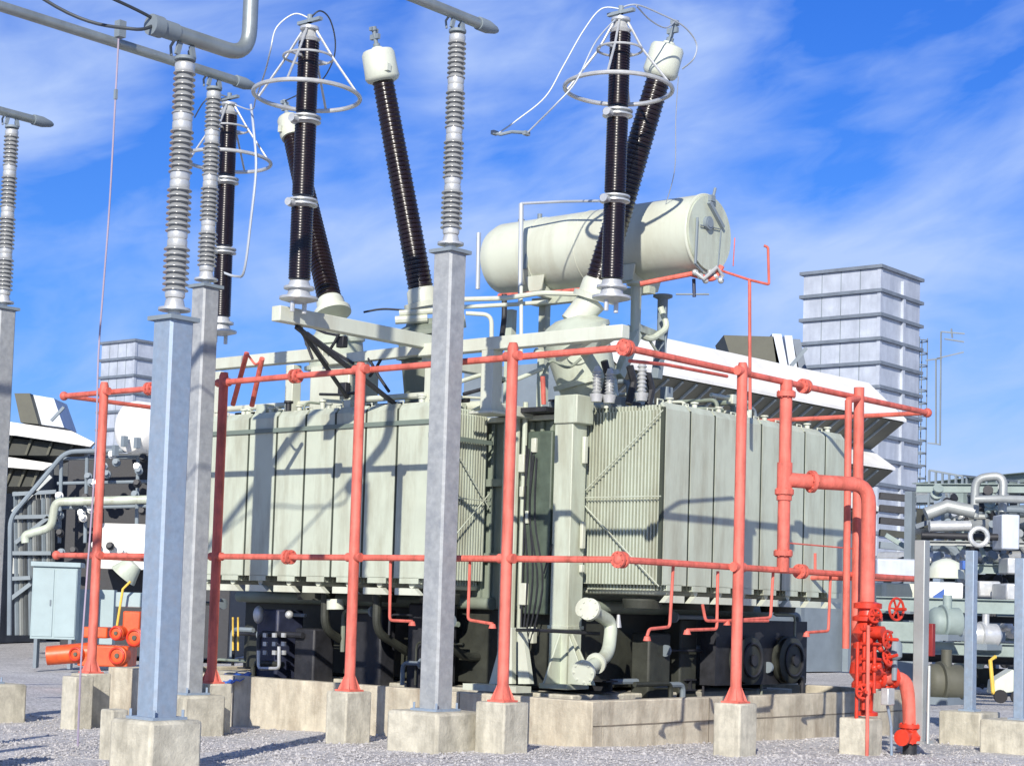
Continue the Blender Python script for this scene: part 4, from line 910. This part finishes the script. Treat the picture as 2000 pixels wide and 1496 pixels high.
# roof duct boxes
for (x0, x1, y0, y1, Y, mm) in ((1428, 1510, 655, 700, 60, 'olive'), (1508, 1525, 652, 708, 60, 'stack'), (1532, 1546, 655, 705, 61, 'stack'), (1548, 1562, 662, 705, 61, 'stackdk')):
    A, B = pt(x0, y0, Y), pt(x1, y1, Y)
    m = MB(); xx = Vector((B.x - A.x, 0, 0)); m.prism([Vector((A.x - .25 * (mm == 'olive'), Y, A.z)), Vector((B.x, Y, A.z)), Vector((B.x + .4, Y, B.z - .9)), Vector((A.x + .3, Y, B.z - .9))], Vector((0, 2.5, 0))); m.build('roof_duct', M[mm], H)
m = MB(); m.bar(pt(1545, 715, 60), pt(1575, 680, 60), .12, .12); m.build('handrail', M['slate'], H)

# ------------------------------------------------------------------ left background
H2 = empty('filter_house', ptz(180, 865, 6) - Z3 * 6, 'dark building with two white canopies at the left edge', 'building')
q1 = ptz(182, 865, 7.5); q0 = ptz(25, 828, 7.5); d2 = (q1 - q0).normalized(); n2_ = Vector((d2.y, -d2.x, 0)); n2_ = -n2_ if n2_.y > 0 else n2_
def hood2(p, q, th, pr, drop):
    h = empty_part('weather_hood', p, H2)
    m = MB(); m.prism([p, p + n2_ * pr - Z3 * drop, p + n2_ * pr - Z3 * (drop + th), p - Z3 * (th + .1)], q - p); m.build('sheet', M['white'], h)
    m = MB(); m.prism([p - Z3 * (th + .12), p + n2_ * (pr - .08) - Z3 * (drop + th + .02), p - Z3 * (drop + th + .8)], q - p); m.build('louvre', M['olive'], h)
    m = MB(); L_ = (q - p).length
    for k in range(int(L_ / .7)):
        o_ = p + (q - p).normalized() * (.3 + k * .7); m.bar(o_ + nH * (pr - .1) - Z3 * (drop + th + .06), o_ - Z3 * (drop + th + 1.04), .07, .07)
    m.build('rib', M['slate'], h)
B2 = -n2_
e1 = q1 + B2 * 1.2; e0 = e1 - d2 * 22
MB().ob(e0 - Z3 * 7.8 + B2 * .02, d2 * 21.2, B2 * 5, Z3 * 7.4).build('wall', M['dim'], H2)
def canopy(poly, Yc, und):
    h = empty_part('canopy', pt(*poly[0], Yc), H2)
    MB().prism([pt(x, y, Yc) for x, y in poly], Vector((0, .3, 0))).build('fascia', M['white'], h)
    MB().prism([pt(x - 2, y + 1, Yc + .32) for x, y in poly], Vector((-1.5, 6, 0))).build('roof', M['slate'], h)
    MB().prism([pt(x, y, Yc + .5) for x, y in und], Vector((-1, 4, 0))).build('soffit', M['shadegrime'], h)
    for k in range(5):
        x = und[0][0] + (und[1][0] - und[0][0]) * (k + .5) / 5
        MB().bar(pt(x, und[0][1] + 2, Yc + .4), pt(x - 14, und[3][1], Yc + .45), .08, .08).build('bracket', M['olive'], h)
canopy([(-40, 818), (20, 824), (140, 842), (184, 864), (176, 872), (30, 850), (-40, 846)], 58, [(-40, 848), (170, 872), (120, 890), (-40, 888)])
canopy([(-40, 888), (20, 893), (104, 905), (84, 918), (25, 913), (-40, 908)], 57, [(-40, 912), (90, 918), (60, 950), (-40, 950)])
m = MB()
m.prism([pt(28, 768, 66), pt(58, 768, 66), pt(75, 828, 66), pt(40, 825, 66)], Vector((0, 2, 0))); m.build('roof_duct', M['olive'], H2)
m = MB(); m.prism([pt(58, 770, 66.5), pt(105, 778, 66.5), pt(125, 835, 66.5), pt(72, 828, 66.5)], Vector((0, 2, 0))); m.build('roof_duct', M['stack'], H2)
m = MB(); m.bar(pt(100, 822, 65), pt(125, 795, 65), .1, .1); m.build('handrail', M['slate'], H2)
A, B = pt(60, 1000, 72), pt(340, 888, 72); MB().ob(Vector((A.x, 72, -.3)), Vector((B.x - A.x, 0, 0)), Vector((0, 4, 0)), Z3 * (B.z + .3)).build('annex', M['dim'], H2)
for k in range(9):
    x = 30 + 9 * k; MB().bar(pt(x, 960, 56), pt(x + 3, 1240, 56), .09, .09).build('frame_post', M[('slate', 'pipegrey', 'dim')[k % 3]], H2)
for (x0, y0, x1, y1) in ((25, 965, 110, 960), (22, 1010, 108, 1008), (20, 1080, 100, 1080), (25, 1000, 100, 930), (30, 1060, 95, 1010), (18, 1130, 60, 1128), (20, 1170, 60, 1140)):
    MB().bar(pt(x0, y0, 55.8), pt(x1, y1, 55.8), .1, .12).build('frame_beam', M[('slate', 'pipegrey')[(x0 + y0) % 2]], H2)
for (x0, y0, x1, y1) in ((30, 1015, 52, 1060), (60, 1020, 90, 1045), (24, 1090, 50, 1120), (62, 962, 92, 990)):
    A, B = pt(x0, y1, 56.5), pt(x1, y0, 56.5); MB().ob(A, Vector((B.x - A.x, 0, 0)), Vector((0, .5, 0)), Z3 * (B.z - A.z)).build('wall_panel', M['pipegrey'], H2)
# second transformer further along
T2 = empty('power_transformer', pt(210, 1110, 52) , 'partly hidden second transformer with a white oil tank end behind the left columns', 'transformer')
tp = lambda mb, n_, mm, bev=0: mb.build(n_, M[mm], T2, bev)
Y2 = 52; kk = Y2 / 38
cc2 = pt(246, 833, Y2 - 1); tp(MB().lathe(cc2, Vector((.75, .9, 0)), [(0, .35 * kk), (.15, .52 * kk), (.3, .56 * kk), (4, .56 * kk), (4.2, .3)], 30), 'conservator', 'white')
for (x, y) in ((243, 862), (268, 865), (225, 880)): tp(MB().cb(pt(x, y, Y2 - 1.3), .14, .14, .3), 'fitting', 'slate')
a, b = pt(100, 1000, Y2 + 2), pt(330, 885, Y2 + 4)
tp(MB().ob(Vector((pt(112, 1000, Y2).x, Y2 + 1, -.2)), Vector((3.6 * kk, 0, 0)), Vector((0, 4, 0)), Z3 * (pt(200, 895, Y2 + 1).z + .2)), 'tank', 'dark', .02)
tp(MB().ob(Vector((pt(198, 1020, Y2).x, Y2 - .4, pt(198, 1110, Y2 - .4).z)), Vector((1.5 * kk, 0, 0)), Vector((0, 1.2, 0)), Z3 * .95 * kk), 'radiator', 'white', .02)
for k in (1, 4, 7): tp(MB().tube([pt(112, 880 + 16 * k, Y2 - .2), pt(300, 876 + 16 * k, Y2 - .2)], .05, 8), 'pipe', 'slate')
for k in (0, 2, 6): tp(MB().tube([pt(120 + 25 * k, 890, Y2 - .25), pt(116 + 25 * k, 1060, Y2 - .25)], .055, 8), 'pipe', 'slate')
tp(MB().tube([pt(300, 878, Y2 - .5), pt(128, 882, Y2 - .5), pt(20, 1010, Y2 - .5), pt(18, 1240, Y2 - .5)], .07, 8, fil=.3), 'pipe', 'slate')
tp(MB().tube([pt(300, 975, Y2 - 1), pt(108, 980, Y2 - 1), pt(100, 1030, Y2 - 1), pt(48, 1045, Y2 - 1), pt(50, 1060, Y2 - 1)], .12, 12, fil=.2), 'oil_pipe', 'green')
for k in range(34):
    rq = random.Random(40 + k); p = pt(rq.uniform(105, 285), rq.uniform(885, 1090), Y2 - .6)
    tp(MB().lathe(p, Vector((0, -1, .2)), [(0, .12), (.1, .12), (.13, .07), (.24, .08)], 10), 'valve', rq.choice(['white', 'slate', 'bright', 'dark']))
tp(MB().cyl(pt(240, 1125, Y2 - 1), pt(262, 1100, Y2 - 1), .42, 18, .25), 'oil_pump', 'green')
# pale blue control cabinet
cb = ptz(98, 1252, .15); cb.y = 44; cb.x = pt(98, 1252, 44).x; cb.z = 0; K = empty('control_cabinet', cb, 'pale blue two door control cabinet beyond the leftmost red post', 'cabinet')
sc_ = cb.y / 3520; x0 = pt(58, 1245, cb.y); zk = pt(98, 1248, cb.y).z; wdt = 86 * sc_; hh = 145 * sc_
ux = Vector((1, 0.12, 0)).normalized(); uy = Vector((-.12, 1, 0)).normalized()
MB().ob(Vector((x0.x, cb.y, zk)), ux * wdt, uy * .7, Z3 * hh * .97).build('body', M['cabinet'], K, .015)
MB().ob(Vector((x0.x, cb.y, zk)) - ux * .05 - uy * .08 + Z3 * hh * .97, ux * (wdt + .12), uy * .9, Z3 * .12).build('roof', M['cabinet'], K, .015)
for k in range(2): MB().ob(Vector((x0.x, cb.y, zk)) + ux * (.03 + k * wdt / 2) - uy * .02 + Z3 * .06, ux * (wdt / 2 - .05), uy * .02, Z3 * (hh * .97 - .12)).build('door', M['cabinet'], K, .008)
MB().ob(Vector((x0.x, cb.y, zk)) + ux * (wdt / 2 - .1) - uy * .05 + Z3 * hh * .45, ux * .03, uy * .03, Z3 * .14).build('handle', M['slate'], K)
for s in (.1, wdt - .16): MB().ob(Vector((x0.x, cb.y, -.25)) + ux * s, ux * .08, uy * .5, Z3 * (zk + .25)).build('leg', M['slate'], K)
m = MB()
K2_ = pt(170, 1245, cb.y + 1.6)
MB().ob(Vector((pt(150, 1200, cb.y + 1.6).x, cb.y + 1.6, -.2)), ux * .9, uy * .8, Z3 * 1.9).build('x', M['cabinet']).name = 'meter_cabinet'
tag(bpy.data.objects['meter_cabinet'], 'plain blue grey cabinet half hidden behind the leftmost red post', 'cabinet')
# orange wheeled machine
b0 = ptz(185, 1310, -.2); Yo = 36.0; b0 = pt(185, 1305, Yo);  OM = empty('site_trolley', b0, 'orange wheeled machine with drums parked behind the left footings', 'machine')
om = lambda mb, n_, mm='orange', bev=0: mb.build(n_, M[mm], OM, bev)
om(MB().cyl(pt(92, 1280, Yo), pt(190, 1272, Yo + .1), .19, 24, .2), 'drum')
om(MB().ob(pt(150, 1300, Yo - .1), Vector((1.0, 0, 0)), Vector((0, .9, 0)), Z3 * .42), 'chassis', bev=.03)
for (x, y, r) in ((147, 1277, .15), (228, 1280, .19), (226, 1236, .15), (262, 1245, .19)):
    p = pt(x, y, Yo - .2); om(MB().lathe(p, Vector((.25, 1, 0)), [(0, r * .5), (.01, r * .85), (.03, r), (.25, r)], 26), 'wheel'); om(MB().ring(p + Vector((0, -.01, 0)), r * .8, .02, Vector((.25, 1, 0)), 22, 6), 'rim', 'reddk'); om(MB().lathe(p + Vector((0, -.03, 0)), Vector((.25, 1, 0)), [(0, r * .25), (.04, r * .25)], 14), 'hub', 'olive')
om(MB().ob(pt(238, 1240, Yo), Vector((.35, 0, 0)), Vector((0, .5, 0)), Z3 * .48), 'engine_cover', bev=.03); om(MB().ob(pt(160, 1245, Yo), Vector((.5, 0, 0)), Vector((0, .5, 0)), Z3 * .22), 'hopper', bev=.03)
om(MB().tube([pt(228, 1225, Yo - .1), pt(240, 1150, Yo - .1), pt(255, 1135, Yo - .1)], .025, 8), 'steering_bar', 'yellow')
om(MB().ob(pt(225, 1185, Yo + .2), Vector((.5, 0, 0)), Vector((0, .4, 0)), Z3 * .3), 'radiator_grille', 'cabinet', .02)
# blue tarpaulin on the bund
m = MB(); q = [hu(432, 1322, .3), hu(492, 1318, .5), hu(486, 1326, .05), hu(438, 1342, -.25)]
g_ = 8; vs = []; 
for i in range(g_ + 1):
    for k in range(g_ + 1):
        s, t_ = i / g_, k / g_; p = (q[0] * (1 - s) + q[1] * s) * (1 - t_) + (q[3] * (1 - s) + q[2] * s) * t_; vs.append(p + Z3 * (.03 + .03 * math.sin(i * 2.1) * math.cos(k * 1.7)))
m.add(vs, [(i * (g_ + 1) + k, (i + 1) * (g_ + 1) + k, (i + 1) * (g_ + 1) + k + 1, i * (g_ + 1) + k + 1) for i in range(g_) for k in range(g_)])
tarp = tag(m.build('tarpaulin', M['blue'], ang=80), 'blue tarpaulin draped on the left end of the bund', 'tarpaulin'); so = tarp.modifiers.new('thick', 'SOLIDIFY'); so.thickness = .006

# ------------------------------------------------------------------ right background: pipe rack, vessels, pumps
PR = empty('pipe_rack', ptz(1900, 1290, 0), 'crowded steel pipe rack with walkway and railings at the right edge', 'pipe rack')
pr = lambda mb, n_, mm='pgreen', bev=0: mb.build(n_, M[mm], PR, bev)
rq = random.Random(21)
Yr = 46
for k, (y, th, mm, yy) in enumerate([(957, .26, 'pgreen', 0), (985, .16, 'pgreen', 1), (1060, .2, 'pipegrey', 0), (1078, .12, 'pgreen', 1), (1150, .14, 'pipegrey', 0), (1185, .42, 'pgreen', -1), (1215, .12, 'slate', 0), (1262, .3, 'pgreen', -1), (1280, .14, 'dark', 0)]):
    A = pt(1790 if y < 1090 else 1700, y - 4, Yr + yy + 4); B = pt(2120, y + 8, Yr + yy - 3); B.z = A.z
    pr(MB().ibeam(A, B, .3, th), 'beam', mm)
for k, (y, r, mm) in enumerate([(972, .09, 'pipegrey'), (1010, .16, 'slate'), (1035, .2, 'pipegrey'), (1092, .15, 'bright'), (1112, .1, 'pgreen'), (1168, .18, 'pipegrey'), (1232, .2, 'pgreen'), (1248, .12, 'bright'), (1205, .1, 'slate')]):
    A = pt(1785 if y < 1090 else 1720, y - 4, Yr + 3); B = pt(2120, y + 8, Yr - 2); B.z = A.z
    pr(MB().tube([A, A * .5 + B * .5, B], r, 12), 'pipe', mm)
for x in (1778, 1835, 1878, 1945, 1982, 2030):
    p = pt(x, 960, Yr + rq.uniform(-2, 2)); pr(MB().bar(Vector((p.x, p.y, -.3)), p, .2, .2), 'stanchion', rq.choice(['pgreen', 'galv', 'slate']))
for k in range(26):
    x, y = rq.uniform(1722, 1990), rq.uniform(965, 1340); p = pt(x, y, Yr + 1.2); q_ = pt(x + rq.uniform(-45, 60), y + rq.uniform(-30, 40), Yr + 1.2)
    pr(MB().bar(p, q_, .08, .12), 'brace', rq.choice(['slate', 'dark', 'pgreen', 'stackdk']))
for k in range(10):
    y = 975 + 38 * k; A = pt(1795, y, Yr + 2.5); B = pt(2100, y + 6, Yr + .5); B.z = A.z; pr(MB().bar(A, B, .5, .5 if k % 2 else .2), 'cable_tray', rq.choice(['dark', 'shadegrime', 'slate']))
for k in range(5):
    y = 968 + 24 * k; pr(MB().bar(pt(1718, y, 60), pt(1800, y + 8, 60), .3, .22), 'platform', rq.choice(['dark', 'slate', 'shadegrime']))
# walkway handrails
m = MB()
A = pt(1815, 918, Yr); B = pt(1880, 930, Yr); Cc = pt(1990, 940, Yr - 2)
for dz in (0, -.45):
    m.bar(A + Z3 * dz, B + Z3 * dz, .05, .05); m.bar(pt(1870, 928, Yr + 2) + Z3 * dz, Cc + Z3 * dz, .05, .05)
for k in range(6): p = A.lerp(B, k / 5); m.bar(p, p - Z3 * 1.0, .05, .05)
for k in range(7): p = pt(1870, 928, Yr + 2).lerp(Cc, k / 6); m.bar(p, p - Z3 * 1.0, .05, .05)
pr(m, 'handrail', 'slate')
for (y, th, Yb, mm) in ((1180, .30, 38, 'pgreen'), (1205, .14, 38.4, 'dark'), (1262, .26, 37.5, 'pgreen'), (1283, .16, 38, 'dark'), (955, .22, 44, 'pgreen'), (1062, .12, 43, 'pipegrey'), (1108, .22, 43, 'pgreen')):  # the two dark beams paint the shade beneath the grey-green ones
    A = pt(1790 if y < 1070 else 1712, y - 2, Yb + .6); B = pt(2060, y + 6, Yb - .6); B.z = A.z; pr(MB().ibeam(A, B, .2, th), 'beam', mm)
pr(MB().tube([pt(1903, 1010, 42.5), pt(1905, 934, 42.5), pt(1960, 928, 42.3), pt(1958, 1000, 42.2)], .10, 12, fil=.25), 'vent_frame', 'pipegrey')
pr(MB().tube([pt(1905, 975, 42), pt(1960, 974, 41.8), pt(2050, 977, 41)], .09, 12), 'pipe', 'pipegrey')
pr(MB().tube([pt(1815, 1028, 42), pt(1895, 1027, 42)], .13, 14), 'pipe', 'bright'); pr(MB().tube([pt(1808, 1004, 42.6), pt(1850, 988, 42.6), pt(1905, 1000, 42.4)], .16, 14), 'pipe', 'pipegrey')
pr(MB().tube([pt(1800, 1045, 42), pt(1990, 1050, 41.8)], .08, 12), 'pipe', 'dark'); pr(MB().ring(pt(1912, 1048, 41.5), .2, .06, Vector((0, 1, 0)), 20, 8), 'valve_ring', 'bright')
for (x0, y0, x1, y1, mm) in ((1956, 1005, 1992, 1072, 'stack'), (1968, 1090, 2010, 1120, 'bright'), (1730, 1140, 1795, 1168, 'cream'), (1880, 1212, 1965, 1252, 'slate'), (1720, 1215, 1800, 1252, 'pgreen'), (1730, 1290, 1800, 1340, 'slate')):
    A, B = pt(x0, y1, 41.5), pt(x1, y0, 41.5); pr(MB().ob(A, Vector((B.x - A.x, 0, 0)), Vector((0, .8, 0)), Z3 * (B.z - A.z)), 'equipment_box', mm, .03)
for (x, y, rr_) in ((1935, 1232, .12), (1960, 1225, .1), (1975, 1235, .13), (1905, 1225, .08)): pr(MB().lathe(pt(x, y, 39), Vector((.1, -1, .1)), [(0, rr_), (.3, rr_), (.34, rr_ * .5)], 14), 'nozzle', 'bright')
# bends, valves and small vessels
for k in range(10):
    x, y = rq.uniform(1800, 2000), rq.uniform(985, 1120); p = pt(x, y, Yr - 1.5 + rq.uniform(-1, 2)); r = rq.uniform(.05, .16); s = rq.choice([-1, 1])
    pr(MB().tube([p, p + Vector((s * rq.uniform(.3, 1.1), 0, 0)), p + Vector((s * rq.uniform(.5, 1.3), .2, -rq.uniform(.3, 1.2)))], r, 10, fil=.3), 'bend', rq.choice(['pipegrey', 'slate', 'slate', 'pgreen', 'dark', 'bright']))
for k in range(44):
    x, y = rq.uniform(1812, 1995), rq.uniform(960, 1330); p = pt(x, y, Yr - 2.2)
    pr(MB().lathe(p, Vector((rq.uniform(-1, 1), -1, rq.uniform(0, .8))), [(0, .14 * (s_ := rq.uniform(.35, .9))), (.1, .16 * s_), (.14, .07 * s_), (.28, .07 * s_), (.3, .15 * s_), (.34, .15 * s_)], 12), 'valve', rq.choice(['bright', 'slate', 'slate', 'dark', 'dark', 'pgreen', 'pipegrey']))
# lit sheet panels, cabinets
for (x0, y0, x1, y1, Y, mm, lab, nm) in ((1712, 1092, 1792, 1125, 40, 'stack', 'lavender grey sheet cover above the lower red pipe end at right', 'sheet_cover'), (1815, 1138, 1882, 1168, 40, 'white', 'white sheeted box with a blue corner on the rack, left of the slim post', 'sheeted_box'),
                            (1912, 1135, 1955, 1165, 40.5, 'bright', 'white sheeted box right of the slim footed post', 'sheeted_box'), (1965, 1140, 2010, 1172, 39, 'bright', 'pale sheeted box at the right picture edge', 'sheeted_box'),
                            (1708, 1140, 1800, 1178, 42, 'cream', 'long pale tank side behind the hand wheel', 'long_tank')):
    A, B = pt(x0, y1, Y), pt(x1, y0, Y); tag(MB().ob(A, Vector((B.x - A.x, 0, 0)), Vector((0, 1.2, 0)), Z3 * (B.z - A.z)).build(nm, M[mm], bev=.04), lab, 'tank' if nm == 'long_tank' else 'cover')
v_ = pt(1848, 1112, 41); tag(MB().lathe(v_ - Z3 * .2, Z3, [(0, .42), (.2, .4), (.36, .3), (.44, .12), (.46, .02)], 24).build('domed_vessel', M['cream']), 'white domed vessel top in the pipe rack', 'tank')
p = pt(1880, 1112, 40); tag(MB().ob(p, Vector((.3, 0, 0)), Vector((0, .3, 0)), Z3 * .2).build('motor_cover', M['blueplate'], bev=.02), 'small blue motor cover beside the white domed vessel', 'motor')
m = MB(); 
A = pt(1822, 1165, 39.8); m.prism([A, A + Vector((.25, 0, .18)), A + Vector((.25, 0, -.16))], Vector((0, .05, 0))); tag(m.build('arrow_plate', M['blueplate']), 'blue triangular plate on the end of the white sheeted box', 'sign')
# pumps near the ground
for k, (x, y, Y, r, mm, lab) in enumerate(((1850, 1215, 36, .3, 'pgreen', 'green grey rounded pump casing below the rack beams'), (1848, 1332, 30, .30, 'olive', 'dirty olive pump drum near the ground behind the grey post'), (1925, 1240, 37, .24, 'bright', 'pale pump motor right of the slim footed post'))):
    p = pt(x, y, Y); e = empty('pump', p - Z3 * r, lab, 'pump')
    MB().lathe(p - Vector((.35, 0, 0)), Vector((1, .2, 0)), [(0, r * .6), (.06, r * .9), (.12, r), (.6, r), (.66, r * .7), (.72, r * .3)], 22).build('casing', M[mm], e)
    MB().cb(p - Z3 * r, .7, .4, .12).build('base', M['slate'], e); MB().disc(p - Vector((.1, 0, 0)), Vector((1, .2, 0)), r * 1.15, .05, 20).build('flange', M[mm], e); MB().cyl(p, p + Z3 * r * 1.8, r * .3, 12).build('outlet', M[mm], e)
p = pt(1940, 1355, 27); e = empty('hand_cart', p, 'yellow and cream handled cart on the ground at the right edge', 'cart')
MB().prism([p, p + Vector((.45, 0, .05)), p + Vector((.30, 0, .38)), p + Vector((.02, 0, .2))], Vector((0, .4, 0))).build('tray', M['cream'], e, .02)
MB().tube([p + Vector((0, 0, .0)), p + Vector((-.05, 0, .5)), p + Vector((.05, .1, .55))], .03, 8).build('handle', M['yellow'], e)
for s in (.1, .35): MB().disc(p + Vector((s, -.03, -.03)), Vector((0, 1, 0)), .1, .05, 16).build('wheel', M['rubber'], e)
p = pt(1818, 1235, 25); tag(MB().cb(p - Z3 * .1, .09, .1, .45).build('extinguisher_box', M['maroon'], bev=.01), 'dark red narrow box behind the pale grey post', 'box')
# far belt of plant behind everything, left and right
for (x0, x1, y0, Y, mm, lab) in ((1690, 2100, 1075, 90, 'slate', 'low grey plant building far behind the pipe rack'), (-60, 330, 1085, 80, 'slate', 'low grey wall of plant buildings far behind at left')):
    A, B = pt(x0, 1180, Y), pt(x1, y0, Y); tag(MB().ob(Vector((A.x, Y, -.4)), Vector((B.x - A.x, 0, 0)), Vector((0, 8, 0)), Z3 * (pt(x0, y0, Y).z + .4)).build('plant_building', M[mm]), lab, 'building')
